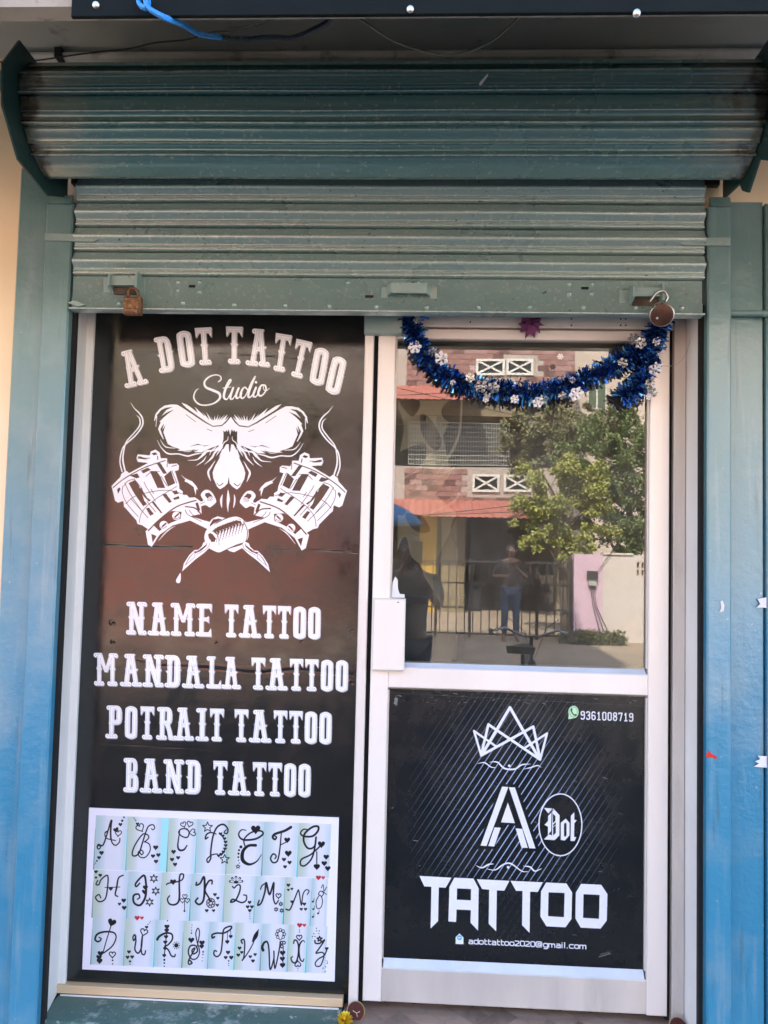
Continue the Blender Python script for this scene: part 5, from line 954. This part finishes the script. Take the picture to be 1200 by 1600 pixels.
# ---------------------------------------------------------------- the street behind the camera (mirrored in the glass)
def mir(px_, py_, d): a = at(px_, py_, d); return a[0], -d, a[1]
M['ground'] = mat('dusty street ground', (.42, .33, .23), (.33, .26, .19), 1.2, .9, bump=.5, bsc=12, extra=[((.16, .13, .10), .7, .5, .7, .6), ((.42, .35, .27), 6, .6, .7, .4)])
M['tilebrick_a'] = mat('pink brown brick tile', (.27, .13, .11), (.32, .16, .14), 8, .6, bump=.2); M['tilebrick_b'] = mat('dark brown brick tile', (.15, .07, .06), None, rough=.6); M['tilebrick_c'] = mat('pale pink brick tile', (.36, .21, .19), None, rough=.6)
M['mortar'] = mat('pale mortar', (.45, .38, .33), None, rough=.9); M['awn'] = mat('red corrugated sheet', (.48, .17, .13), (.38, .13, .10), 3, .5)
M['ochre'] = mat('ochre house wall', (.25, .20, .12), (.20, .16, .10), 2, .8); M['yellow'] = mat('yellow column paint', (.55, .34, .04), None, rough=.7); M['darkwall'] = mat('dim back wall', (.07, .06, .05), (.1, .08, .06), 2, .8)
M['wwhite'] = mat('white window frame', (.7, .68, .62), None, rough=.6); M['opening'] = mat('dark window glass', (.02, .02, .02), None, rough=.2); M['mesh'] = mat('galvanised grille', (.45, .45, .42), None, rough=.5, metal=.3)
M['cw'] = mat('white compound wall', (.62, .56, .51), (.62, .54, .47), 2, .85, bump=.3, extra=[((.4, .33, .26), 3, .55, .75, .4)]); M['pinkw'] = mat('pink compound wall', (.66, .46, .54), (.6, .42, .5), 3, .85, bump=.2)
M['cream2'] = mat('cream far house', (.62, .52, .44), (.56, .46, .38), 3, .85); M['iron'] = mat('rusty iron bars', (.03, .03, .028), (.07, .045, .03), 20, .6); M['shut'] = mat('green brown shutters', (.10, .14, .09), None, rough=.6)
M['bark'] = mat('bark', (.10, .075, .05), (.16, .12, .09), 15, .9, bump=.6, bsc=25)
M['leaf_a'] = mat('yellow green leaf', (.30, .32, .07), (.38, .38, .12), 20, .6); M['leaf_b'] = mat('mid green leaf', (.13, .18, .06), (.19, .23, .09), 20, .6); M['leaf_c'] = mat('olive leaf', (.21, .21, .10), (.27, .26, .14), 20, .6)
MB().quad((-200, -300, 0), (200, -300, 0), (200, -.05, 0), (-200, -.05, 0)).quad((-200, -.05, -.05), (200, -.05, -.05), (200, 200, -.05), (-200, 200, -.05)).build('ground', M['ground'], None, kind='structure')
M['added_asphalt'] = mat('added unseen dark tarmac', (.055, .054, .052), (.075, .072, .066), 2, .85, bump=.5, bsc=90, extra=[((.16, .13, .10), .8, .55, .75, .5)])
MB().box(-200, 200, -7.4, -.9, -.02, .006).build('added_dark_road', M['added_asphalt'], None, kind='structure')  # unseen dark road, added to darken reflections and bounce on the front
# house of brick tiles
DB = 17.5
RB = thing('brick_house', (0, -DB, 0), 'house with pink brown tile bands, red corrugated awnings and a balcony grille across the street', 'house')
hx0, hx1 = mir(600, 700, DB)[0], mir(897, 700, DB)[0]
F0 = -DB
def zz(py_, px_=730): return mir(px_, py_, DB)[2]
MB().box(-6.5, hx1, F0 - 8, F0 - 1.6, 0, 9.3).build('back_wall', M['darkwall'], RB)
MB().box(-6.5, hx1, F0 - 1.6, F0, zz(612), 9.6).build('wall', M['ochre'], RB, label='upper storey wall')
MB().box(-6.5, hx1, F0 - 1.6, F0, zz(792), zz(730)).build('wall', M['mortar'], RB, label='balcony parapet')
MB().box(-6.5, hx1, F0 - 1.58, F0 - .02, zz(650), zz(612)).build('beam', M['ochre'], RB)
MB().box(mir(690, 850, DB)[0], mir(727, 850, DB)[0], F0 - 1.2, F0 - .02, 0, zz(795)).box(mir(665, 700, DB)[0], mir(681, 700, DB)[0], F0 - .5, F0 - .03, zz(729), zz(651)).box(hx1 - .4, hx1, F0 - .5, F0 - .03, 0, zz(651)).build('column', M['ochre'], RB)
MB().box(mir(655, 850, DB)[0], mir(682, 850, DB)[0], F0 - 1.0, F0 - .03, 0, zz(795)).build('column', M['yellow'], RB, label='bright yellow porch column')
MB().box(mir(737, 850, DB)[0], mir(755, 850, DB)[0], F0 - 1.5, F0 - .6, 0, zz(800)).build('door_leaf', M['opening'], RB)
proto = {}
bw, bh = .30, .145; cnt = 0
def band(zb, zt, x0, x1, holes):
    global cnt
    r = 0; z = zb
    while z + bh <= zt + .01:
        x = x0 - (r % 2) * bw * .5
        while x < x1:
            xa, xb = max(x, x0), min(x + bw - .012, x1)
            if xb - xa > .05 and not any(xa < h1 and xb > h0 and z < hz1 and z + bh > hz0 for h0, h1, hz0, hz1 in holes) and cnt < 290:
                k = random.choice('aabc'); key = (k, round(xb - xa, 2))
                if key not in proto: proto[key] = MB().box(0, xb - xa, F0, F0 + .020, 0, bh - .012).build('brick', M['tilebrick_' + k], RB); o = proto[key]; me = o.data; o.location = (0, 0, 0)
                if key in proto and proto[key].get('used'): o = proto[key].copy(); COL.objects.link(o)
                else: o = proto[key]; o['used'] = 1
                o.location = (xa, 0, z); cnt += 1
            x += bw
        z += bh; r += 1
MBq = None
def xwindow(px0, px1, py0, py1):
    x0, _, z1 = mir(px0, py0, DB); x1, _, z0 = mir(px1, py1, DB)
    wn = MB(); e = .06; y0, y1 = F0 + .03, F0 + .06
    wn.box(x0, x1, y0, y1, z0, z0 + e).box(x0, x1, y0, y1, z1 - e, z1).box(x0, x0 + e, y0, y1, z0 + e, z1 - e).box(x1 - e, x1, y0, y1, z0 + e, z1 - e)
    for a, b in (((x0 + e, z0 + e), (x1 - e, z1 - e)), ((x0 + e, z1 - e), (x1 - e, z0 + e))):
        d = Vector((b[0] - a[0], b[1] - a[1])).normalized(); n = Vector((-d.y, d.x)) * .025; wn.prism([(a[0] + n.x, a[1] + n.y), (a[0] - n.x, a[1] - n.y), (b[0] - n.x, b[1] - n.y), (b[0] + n.x, b[1] + n.y)], 'y', y0 + .005 * (1 if a[1] < b[1] else 2), y1 - .006 * (1 if a[1] < b[1] else 2))
    f = wn.build('window', M['wwhite'], RB); MB().box(x0 + .01, x1 - .01, F0 + .004, F0 + .01, z0 + .01, z1 - .01).build('pane', M['opening'], f)
    return (x0, x1, z0, z1)
h1 = [xwindow(738, 780, 741, 769), xwindow(787, 829, 742, 769)]; h2 = [xwindow(743, 788, 562, 588), xwindow(791, 833, 562, 588)]
MB().box(-6.5, hx1, F0 + .0005, F0 + .004, zz(605), 7.8).build('mortar_band', M['mortar'], RB)
hxs = mir(632, 750, DB)[0]
band(zz(784), zz(729), hxs, mir(850, 750, DB)[0], h1); band(zz(604), zz(545), hxs, hx1, h2)
def awning(py0, py1, px0, px1, lab):
    x0, x1 = mir(px0, py0, DB)[0], mir(px1, py0, DB)[0]; zt, zb = zz(py0), mir(730, py1, DB - 1.1)[2]; n = int((x1 - x0) / .045); V = []
    for i in range(n + 1):
        x = x0 + (x1 - x0) * i / n; o = .014 * math.sin(i * math.pi / 2 + .8)
        V += [(x, F0 + .03, zt + o), (x, F0 + 1.1, zb + o), (x, F0 + 1.1, zb + o - .012), (x, F0 + .03, zt + o - .012)]
    mb = MB().add(V, [(4 * i + a, 4 * i + 4 + a, 4 * i + 4 + (a + 1) % 4, 4 * i + (a + 1) % 4) for i in range(n) for a in range(4)]); mb.build('awning', M['awn'], RB, label=lab)
awning(781, 806, 560, 830, 'lower red corrugated awning over the porch'); awning(604, 624, 560, 745, 'upper red corrugated awning over the balcony')
gr = MB(); ga, gb = mir(640, 660, DB), mir(795, 728, DB)
for k in range(40): x = ga[0] + (gb[0] - ga[0]) * k / 39; gr.box(x - .008, x + .008, F0 - .03, F0 - .014, gb[2], ga[2])
for k in range(10): z = gb[2] + (ga[2] - gb[2]) * k / 9; gr.box(ga[0], gb[0], F0 - .012, F0 + .002, z - .008, z + .008)
gr.build('balcony_grille', M['mesh'], RB)
# cream house to the right
CB = thing('cream_house', (4, -22, 0), 'cream plastered house with a shuttered window behind the trees across the street', 'house')
ca = mir(897, 600, 21.)
MB().box(ca[0], ca[0] + 9, -30, -21, 0, 9.5).build('wall', M['cream2'], CB)
a = mir(918, 592, 20.95); b = mir(948, 640, 20.95)
wf = MB().box(a[0], b[0], -20.98, -20.93, b[2], a[2]).build('window', M['wwhite'], CB); wd = (b[0] - a[0]) / 2
MB().box(a[0] + .04, a[0] + wd - .03, -20.925, -20.90, b[2] + .05, a[2] - .05).build('shutter_leaf', M['shut'], wf); MB().box(a[0] + wd + .03, b[0] - .04, -20.925, -20.90, b[2] + .05, a[2] - .05).build('shutter_leaf', M['shut'], wf)
OL = thing('plain_house', (-12, -19, 0), 'tall plain ochre house left of the brick tile house', 'house'); MB().box(-16, -6.6, -26, -18.6, 0, 8.2).build('wall', M['ochre'], OL)
for k in range(3): MB().box(-14 + k * 2.5, -12.8 + k * 2.5, -18.6, -18.56, 3.6, 5.0).build('window', M['opening'], OL)
TW = thing('terracotta_wall', (-4, -13.4, 0), 'long terracotta brick wall left of the porch across the street', 'wall')
M['terra'] = mat('terracotta brickwork', (.42, .16, .12), (.32, .13, .11), 6, .9, bump=.3)
MB().box(-7.5, -1.75, -13.6, -13.4, 0, 3.1).build('wall', M['terra'], TW); MB().box(-7.55, -1.7, -13.65, -13.35, 3.1, 3.16).build('coping', M['mortar'], TW)
# compound wall, meter box, gate
DW = 11.6
CW = thing('compound_wall', (3, -DW, 0), 'white and pink plastered compound wall with vent blocks across the street', 'wall')
w0, w1, w2 = mir(897, 900, DW)[0], mir(941, 900, DW)[0], 9.0; zt = mir(950, 867, DW)[2]
MB().box(w0, w1, -DW - .18, -DW, -.05, zt).build('pink_section', M['pinkw'], CW)
v0, v1 = mir(993, 879, DW), mir(1011, 900, DW); vx0, vx1, vz0, vz1 = v0[0], v1[0] + .05, v1[2], v0[2]
MB().box(w1 + .002, vx0, -DW - .18, -DW, -.05, zt).box(vx1, w2, -DW - .18, -DW, -.05, zt).box(vx0, vx1, -DW - .18, -DW, -.05, vz0).box(vx0, vx1, -DW - .18, -DW, vz1, zt).build('white_section', M['cw'], CW)
vb = MB()
for i in range(4): x = vx0 + (vx1 - vx0) * i / 3; vb.box(x - .015, x + .015, -DW - .15, -DW - .01, vz0, vz1)
for j in range(1, 2): z = vz0 + (vz1 - vz0) * j / 2; vb.box(vx0, vx1, -DW - .15, -DW - .012, z - .015, z + .015)
vb.build('vent_block', M['cw'], CW); MB().box(w1, w1 + .55, -DW - .2, -DW + .03, zt, zt + .035).build('coping', M['cw'], CW)
mb_ = mir(926, 904, DW - .1); MT = thing('meter_box', mb_, 'small black electricity meter box on the pink section of the compound wall', 'meter box')
MB().bbox(mb_[0] - .09, mb_[0] + .09, -DW, -DW + .10, mb_[2] - .02, mb_[2] + .13, .01).build('case', M['iron'], MT); MB().box(mb_[0] - .07, mb_[0] + .07, -DW, -DW + .08, mb_[2] - .13, mb_[2] - .021).build('terminal_cover', M['mesh'], MT)
cb = MB()
for k in range(3): cb.tube([(mb_[0] - .03 + k * .03, -DW + .05, mb_[2] - .12), (mb_[0] + .02 + k * .03, -DW + .03, mb_[2] - .5), (mb_[0] + .18 + k * .08, -DW + .04, .1)], .006, 5)
cb.tube([(mb_[0] + .08, -DW + .05, mb_[2] + .1), (mb_[0] + .5, -DW + .06, zt + .3)], .006, 5); cb.build('cable', M['blackwire'], MT)
GT = thing('iron_gate', (0, -DW, 0), 'rusty iron bar gate and railing in front of the dark porch across the street', 'gate')
g0, g1 = mir(600, 940, DW)[0] - 1.5, w0 - .03; gz = mir(760, 873, DW)[2]
for k in range(34):
    x = g0 + (g1 - g0) * k / 33; MB().box(x - .009, x + .009, -DW - .09, -DW - .072, .06, gz if k % 2 else gz - .04).build('bar', M['iron'], GT)
fr_ = MB()
for z in (.08, .55, 1.0, gz - .06): fr_.box(g0, g1, -DW - .07, -DW - .045, z - .015, z + .015)
for k in range(9): x = g0 + (g1 - g0) * k / 8; fr_.box(x - .025, x + .025, -DW - .12, -DW - .10, 0, gz)
fr_.build('gate_frame', M['iron'], GT)
# leaves
def leaves(name, clumps, m, parent, size, seed, **kw):
    r = np.random.RandomState(seed); P = []
    for (x, y, z, rad, n, drop) in clumps:
        d = r.normal(size=(n, 3)); d /= np.linalg.norm(d, axis=1)[:, None]; q = d * (r.rand(n, 1) ** .45) * rad * np.array([1, .8, .75]); q[:, 2] -= drop * np.abs(q[:, 0]) * r.rand(n); P.append(q + np.array([x, y, z]))
    P = np.concatenate(P); n = len(P); A = r.normal(size=(n, 3)); A[:, 2] -= .4; A /= np.linalg.norm(A, axis=1)[:, None]; B = np.cross(A, r.normal(size=(n, 3))); B /= np.linalg.norm(B, axis=1)[:, None]
    s_ = size * r.uniform(.6, 1.3, (n, 1)); V = np.stack([P, P + A * s_ * .5 + B * s_ * .28, P + A * s_, P + A * s_ * .5 - B * s_ * .28], 1).reshape(-1, 3)
    o0 = world_loc(parent) if parent else Vector((0, 0, 0)); V = V - np.array(o0)
    me = bpy.data.meshes.new(name); me.vertices.add(4 * n); me.vertices.foreach_set('co', V.ravel().astype(np.float32)); me.loops.add(4 * n); me.loops.foreach_set('vertex_index', np.arange(4 * n, dtype=np.int32)); me.polygons.add(n); me.polygons.foreach_set('loop_start', np.arange(0, 4 * n, 4, dtype=np.int32)); me.update(calc_edges=True); me.validate()
    me.materials.append(m); o = bpy.data.objects.new(name, me); COL.objects.link(o); o.parent = parent; return tag(o, **kw)
def tree(d, trunk_px, blobs, m, label, seed, size=.07, tr=.09, dens=1):
    b = mir(trunk_px[0][0], trunk_px[0][1], d); T_ = thing('tree', (b[0], -d, 0), label, 'tree', 'trees behind the compound wall')
    pts = [(mir(x, y, d)[0], -d, mir(x, y, d)[2]) for x, y in trunk_px]; pts = [(pts[0][0] + .05, -d, 0)] + pts
    tk = MB().tube(pts, [tr, tr * .8, tr * .45], 8); r = random.Random(seed); cl = []
    for (x, y, rad, n) in blobs:
        c = mir(x, y, d); rr_ = rad / 1190 * (d + 2.5); dy = r.uniform(-.5, .5)
        j = min(range(1, len(pts)), key=lambda i: abs(pts[i][2] - (c[2] - .6))); a = Vector(pts[j]); e = Vector((c[0], c[1] + dy, c[2])); tk.tube([a, a.lerp(e, .5) + Vector((0, 0, .1)), e], [tr * .4, tr * .1], 5)
        for k in range(16):
            o = Vector((r.uniform(-1, 1), r.uniform(-.9, .9), r.uniform(-.85, .85))) * rr_ * 1.0; cl.append((e.x + o.x, e.y + o.y, e.z + o.z, rr_ * r.uniform(.16, .42), int(n * dens * 1.9 / 16 * r.uniform(.4, 1.6)), .9))
            if k % 4 == 0: tk.tube([e, Vector((e.x + o.x, e.y + o.y, e.z + o.z))], [tr * .1, tr * .04], 4)
    tk.build('trunk', M['bark'], T_); leaves('crown', cl, m, T_, size, seed, kind='stuff')
tree(13.5, [(985, 900), (983, 800), (975, 720), (960, 660)], [(965, 700, 45, 2600), (985, 740, 45, 2400), (935, 720, 42, 2200), (1005, 690, 40, 2000), (985, 800, 42, 2200), (950, 830, 40, 1800), (1010, 840, 36, 1500), (1000, 640, 30, 900), (915, 760, 32, 1400), (1010, 760, 40, 1800), (960, 775, 40, 1800), (900, 720, 36, 1300), (950, 665, 36, 1400)], M['leaf_b'], 'dense mid green tree behind the right end of the compound wall', 4)
tree(12.6, [(880, 900), (885, 830), (880, 780)], [(855, 765, 42, 2600), (900, 755, 40, 2400), (840, 800, 34, 1700), (880, 820, 42, 2300), (920, 800, 34, 1500), (835, 835, 24, 800), (900, 845, 30, 1200)], M['leaf_a'], 'bright yellow green tree in front of the brick tile house', 5)
tree(15.2, [(880, 800), (875, 700), (860, 660)], [(825, 670, 34, 1500), (860, 660, 36, 1500), (800, 685, 24, 700), (895, 675, 40, 1700), (850, 700, 40, 1500), (905, 710, 40, 1500), (820, 715, 28, 800), (930, 660, 34, 1200), (960, 650, 30, 900)], M['leaf_c'], 'loose olive tree rising to the balcony of the brick tile house', 6)
M['weed'] = mat('weeds', (.10, .12, .04), (.16, .14, .07), 20, .8)
wp = mir(925, 1003, DW - .4); tag(leaves('weeds', [(wp[0] + k * .16 - .4, wp[1] + (k % 2) * .1, .10, .22, 500, 0) for k in range(6)], M['weed'], None, .06, 9, kind='stuff'), 'clump of weeds at the foot of the pink wall', 'weeds')
# street wires
for k, (pa_, pb_) in enumerate((((560, 788), (760, 784)), ((560, 572), (745, 618)), ((560, 601), (700, 596)), ((700, 780), (1030, 745)))):
    A0, B0 = mir(*pa_, 14 - k * .6), mir(*pb_, 14 - k * .6); A0 = Vector(A0) + (Vector(A0) - Vector(B0)) * 3; Bx = Vector(B0) + (Vector(B0) - Vector(A0)) * .6
    tag(MB().tube([A0.lerp(Bx, i / 16) - Vector((0, 0, .25 * math.sin(math.pi * i / 16))) for i in range(17)], .008, 5).build('street_cable', M['blackwire']), 'thin black overhead cable strung over the street, %s' % ('lowest, in front of the porch awning', 'crossing the upper awning', 'just below the upper tile band', 'reaching through the trees')[k], 'cable')
# umbrella at the left
U = mir(620, 812, 9.5); UM = thing('umbrella', (U[0] - .3, -9.5, 0), 'blue umbrella standing open at the far side of the street', 'umbrella')
M['ublue'] = mat('blue umbrella cloth', (.05, .20, .42), None, rough=.6)
MB().lathe([(0, .35), (.25, .31), (.5, .2), (.72, 0), (.70, -.02), (.48, .17), (0, .32)], (U[0] - .3, -9.5, U[2] - .05), 'z', 10).build('canopy', M['ublue'], UM); MB().tube([(U[0] - .3, -9.5, 0), (U[0] - .3, -9.5, U[2] + .34)], .014, 8).build('pole', M['chrome'], UM)

# ---------------------------------------------------------------- people
M['skin'] = mat('brown skin', (.20, .105, .065), (.24, .13, .08), 10, .55); M['hair'] = mat('black hair', (.01, .009, .008), None, rough=.5); M['eye'] = mat('eye white', (.6, .58, .55), None, rough=.3)
M['shirt_a'] = mat('dark shirt', (.03, .028, .026), (.05, .045, .04), 12, .8, bump=.3, bsc=20); M['shirt_shaded'] = mat('grey brown shirt darkened for shade', (.04, .034, .028), (.06, .045, .035), 30, .8); M['jeans'] = mat('blue jeans', (.035, .06, .11), (.05, .08, .14), 30, .8, bump=.3)  # gate figure's shirt colour darkened to stand in for shade
def skin_mesh(name, chains, m, parent, lvl=2):
    V = []; E = []; R = []; idx = {}
    for ch in chains:
        prev = None
        for (p, r) in ch:
            k = tuple(round(c, 4) for c in p)
            if k not in idx: idx[k] = len(V); V.append(p); R.append(r if isinstance(r, tuple) else (r, r))
            if prev is not None and prev != idx[k]: E.append((prev, idx[k]))
            prev = idx[k]
    me = bpy.data.meshes.new(name); me.from_pydata(V, E, []); o = bpy.data.objects.new(name, me); COL.objects.link(o); o.parent = parent
    md = o.modifiers.new('skin', 'SKIN'); md.use_smooth_shade = True
    sv = me.skin_vertices[0].data
    for i, r in enumerate(R): sv[i].radius = r; sv[i].use_root = (i == 0)
    sb = o.modifiers.new('sub', 'SUBSURF'); sb.levels = lvl; sb.render_levels = lvl; me.materials.append(m); return o
def person(loc, rz, h, label, shirt, hands, group=None):
    """hands: wrist targets (x, y, z) for left and right; the figure faces +y before turning"""
    k = h / 1.7; T_ = thing('person', loc, label, 'person', group, rz)
    p = lambda x, y, z: (x * k, y * k, z * k)
    body = []; cloth = []; legs = []
    body.append([(p(0, 0, .95), (.14 * k, .11 * k)), (p(0, 0, 1.1), (.125 * k, .10 * k)), (p(0, .01, 1.28), (.15 * k, .11 * k)), (p(0, 0, 1.40), (.12 * k, .09 * k)), (p(0, .01, 1.47), .052 * k), (p(0, .03, 1.54), .055 * k), (p(0, .03, 1.60), (.075 * k, .09 * k)), (p(0, .02, 1.655), (.062 * k, .075 * k))])
    cloth.append([(p(0, 0, .90), (.165 * k, .125 * k)), (p(0, 0, 1.1), (.14 * k, .115 * k)), (p(0, .01, 1.28), (.165 * k, .125 * k)), (p(0, 0, 1.39), (.13 * k, .10 * k)), (p(0, 0, 1.44), (.075 * k, .07 * k))])
    for s_, hd_ in zip((-1, 1), hands):
        sh = Vector(p(s_ * .18, 0, 1.38)); wr = Vector(p(*hd_)); mid = (sh + wr) / 2; d = wr - sh; L_ = d.length; half = .275 * k
        off = math.sqrt(max(half * half - L_ * L_ / 4, 0)); el = mid + (Vector((s_ * .5, -.1, -1)) - d * (Vector((s_ * .5, -.1, -1)).dot(d) / d.dot(d))).normalized() * off
        body.append([(p(0, 0, 1.40), (.12 * k, .09 * k)), (tuple(sh), .055 * k), (tuple(sh.lerp(el, .5)), .047 * k), (tuple(el), .038 * k), (tuple(el.lerp(wr, .4)), .036 * k), (tuple(wr), (.026 * k, .022 * k))])
        cloth.append([(p(0, 0, 1.39), (.13 * k, .10 * k)), (tuple(sh), .068 * k), (tuple(sh.lerp(el, .5)), .060 * k), (tuple(sh.lerp(el, .92)), .056 * k)])
        hdr = (wr - el).normalized(); side = Vector((s_, 0, 0)); side = (side - hdr * side.dot(hdr)).normalized(); palm = hdr.cross(side)
        pc_ = wr + hdr * .05 * k; body[-1].append((tuple(pc_), (.036 * k, .016 * k))); body[-1].append((tuple(wr + hdr * .085 * k), (.034 * k, .013 * k)))
        hb = []
        for f in range(4):
            o = wr + hdr * .08 * k + side * (f - 1.5) * .019 * k; ln = (.060, .072, .078, .066)[f if s_ > 0 else 3 - f] * k
            hb.append([(tuple(o - hdr * .02 * k), .0085 * k), (tuple(o + hdr * ln * .4), .0085 * k), (tuple(o + hdr * ln * .7 + palm * .014 * k), .0078 * k), (tuple(o + hdr * ln * .85 + palm * .035 * k), .007 * k)])
        o = wr + hdr * .03 * k - side * .022 * k; hb.append([(tuple(o), .011 * k), (tuple(o - side * .028 * k + hdr * .025 * k), .0095 * k), (tuple(o - side * .035 * k + hdr * .05 * k + palm * .012 * k), .008 * k)])
        for c in hb: skin_mesh('finger', [c], M['skin'], T_, 1)
        hip = p(s_ * .085, 0, .9); kn = p(s_ * .10, .01, .49); an = p(s_ * .11, -.02, .09)
        body.append([(p(0, 0, .95), (.14 * k, .11 * k)), (hip, .085 * k), (kn, .052 * k), (p(s_ * .105, -.015, .33), .05 * k), (an, .033 * k), (p(s_ * .125, .10, .035), (.035 * k, .025 * k)), (p(s_ * .13, .15, .03), (.03 * k, .02 * k))])
        legs.append([(p(0, 0, .97), (.155 * k, .12 * k)), (hip, .105 * k), (kn, .068 * k), (p(s_ * .108, -.012, .12), .060 * k)])
    skin_mesh('body', body, M['skin'], T_); skin_mesh('shirt', cloth, shirt, T_); skin_mesh('trousers', legs, M['jeans'], T_)
    c = Vector(p(0, .025, 1.615)); W_ = MB()
    hr_ = MB().lathe([(0, .105), (.05, .095), (.083, .055), (.092, .0), (.088, -.03), (.07, -.06)], (0, -.012 * k, 1.612 * k), 'z', 18); hr_.v = [(x * k, (y * 1.12 - .008) * k if False else y * 1.1 - .01 * k, z) for x, y, z in hr_.v]; hr_.v = [v for v in hr_.v]
    o = hr_.build('hair', M['hair'], None); o.parent = T_
    sh_ = MB()
    for s_ in (-1, 1):
        e = MB().lathe([(0, -.011), (.009, -.008), (.0115, 0), (.009, .008), (0, .011)], (s_ * .032 * k, .107 * k, 1.605 * k), 'z', 10).build('eye', M['eye'], None); e.parent = T_
        ea = MB().lathe([(0, -.01), (.02, -.006), (.024, .004), (0, .008)], (s_ * .086 * k, .02 * k, 1.60 * k), 'x', 10).build('ear', M['skin'], None); ea.parent = T_
    n = MB().prism([(-.012, 1.60), (0, 1.62), (.012, 1.60), (.014, 1.575), (-.014, 1.575)], 'y', .10, .135); n.v = [(x * k, y * k, z * k) for x, y, z in n.v]; o = n.build('nose', M['skin'], None); o.parent = T_
    mo = MB().box(-.024 * k, .024 * k, .10 * k, .118 * k, 1.548 * k, 1.556 * k).build('mouth', M['lockbrown'], None); mo.parent = T_
    return T_
person((-.05, -2.93, 0), 0, 1.66, 'person in a dark shirt and jeans holding up a phone', M['shirt_a'], ((-.06, .26, 1.45), (.09, .26, 1.45)))
PH = thing('phone', (0.0, -2.54, 1.55), 'black phone held up towards the shop front', 'phone')
MB().bbox(-.037, .037, -2.525, -2.517, 1.475, 1.625, .003).build('case', M['opening'], PH)
bp = mir(797, 1000, DW - .3); person((bp[0], bp[1], 0), 0, 1.72, 'person in a shade-darkened shirt and blue jeans standing by the iron gate', M['shirt_shaded'], ((-.14, .18, 1.15), (.10, .22, 1.28)))
# bicycle behind the photographer's side
def bicycle():
    loc = Vector((.80, -3.05, 0)); rz = math.radians(104)
    B = thing('bicycle', loc, 'black roadster bicycle parked on the street before the shop', 'bicycle', None, 0)
    R = Matrix.Rotation(rz - math.pi, 3, 'Z')
    def fin(mb, nm, m, par=B):
        mb.v = [tuple(loc + R @ Vector(v)) for v in mb.v]; o = mb.build(nm, m, B if par is B else None)
        return o
    def circ(cx, r, n=36, y=0): return [(cx + r * math.cos(a * 2 * math.pi / n), y, .34 + r * math.sin(a * 2 * math.pi / n)) for a in range(n + 1)]
    for cx in (-.52, .54):
        fin(MB().tube(circ(cx, .325), .018, 8, False), 'tyre', M['rubber']); rm = MB().tube(circ(cx, .303), .010, 6, False)
        for k in range(18): a = k * math.pi / 9; rm.tube([(cx, .02 * (-1) ** k, .34), (cx + .3 * math.cos(a), 0, .34 + .3 * math.sin(a))], .0012, 4, False)
        fin(rm, 'rim', M['chrome'])
        mg = MB().tube([(cx + .36 * math.cos(a), 0, .34 + .36 * math.sin(a)) for a in np.linspace(.1, 2.8 if cx < 0 else 2.3, 14)], .018, 6); fin(mg, 'mudguard', M['iron'])
    f = MB()
    for a, b in (((-.52, .05, .34), (-.18, .02, .78)), ((-.52, -.05, .34), (-.18, -.02, .78)), ((-.52, .05, .34), (-.06, .02, .28)), ((-.52, -.05, .34), (-.06, -.02, .28)), ((.54, .05, .34), (.42, .02, .74)), ((.54, -.05, .34), (.42, -.02, .74))): f.tube([a, b], .009, 6)
    for a, b in (((-.06, 0, .28), (-.20, 0, .86)), ((-.18, 0, .78), (.40, 0, .82)), ((-.06, 0, .28), (.42, 0, .70)), ((.43, 0, .68), (.37, 0, .93))): f.tube([a, b], .015, 8)
    fin(f, 'frame', M['iron'])
    fin(MB().tube([(.16, .27, .96), (.25, .29, .97), (.37, .20, .985), (.37, .06, .93), (.37, -.06, .93), (.37, -.20, .985), (.25, -.29, .97), (.16, -.27, .96)], .011, 8), 'handlebar', M['chrome'])
    fin(MB().tube([(.30, .24, .97), (.42, .2, 1.06), (.52, .1, .98), (.48, .02, .75)], .003, 5).tube([(.30, -.24, .97), (.44, -.2, 1.07), (.5, -.06, .95), (.47, .0, .72)], .003, 5), 'brake_cable', M['blackwire'])
    for s_ in (-1, 1): fin(MB().tube([(.13, .27 * s_, .958), (.25, .29 * s_, .972)], .016, 8), 'grip', M['rubber'])
    sd = MB().add([(-.36, -.10, .93), (-.36, .10, .93), (-.2, .06, .925), (-.05, .02, .92), (-.05, -.02, .92), (-.2, -.06, .925), (-.34, -.09, .88), (-.34, .09, .88), (-.06, .02, .885), (-.06, -.02, .885)], [(0, 5, 4, 3, 2, 1), (6, 7, 8, 9), (0, 1, 7, 6), (1, 2, 3, 8, 7), (3, 4, 9, 8), (4, 5, 0, 6, 9)]); fin(sd, 'saddle', M['rubber'])
    c = MB().lathe([(.09, -.003), (.095, 0), (.09, .003)], (-.06, .045, .28), 'y', 24).tube([(-.06, .06, .28), (-.14, .07, .14)], .008, 6).tube([(-.06, -.06, .28), (.02, -.07, .42)], .008, 6).box(-.18, -.10, .07, .15, .13, .15).box(-.02, .06, -.15, -.07, .41, .43); fin(c, 'crankset', M['chrome'])
    fin(MB().box(-.75, -.35, -.07, -.06, .73, .74).box(-.75, -.35, .06, .07, .73, .74).box(-.75, -.74, -.06, .06, .73, .74).box(-.56, -.55, -.06, .06, .73, .74).tube([(-.7, .065, .73), (-.53, .055, .36)], .006, 5).tube([(-.7, -.065, .73), (-.53, -.055, .36)], .006, 5), 'carrier', M['iron'])
bicycle()
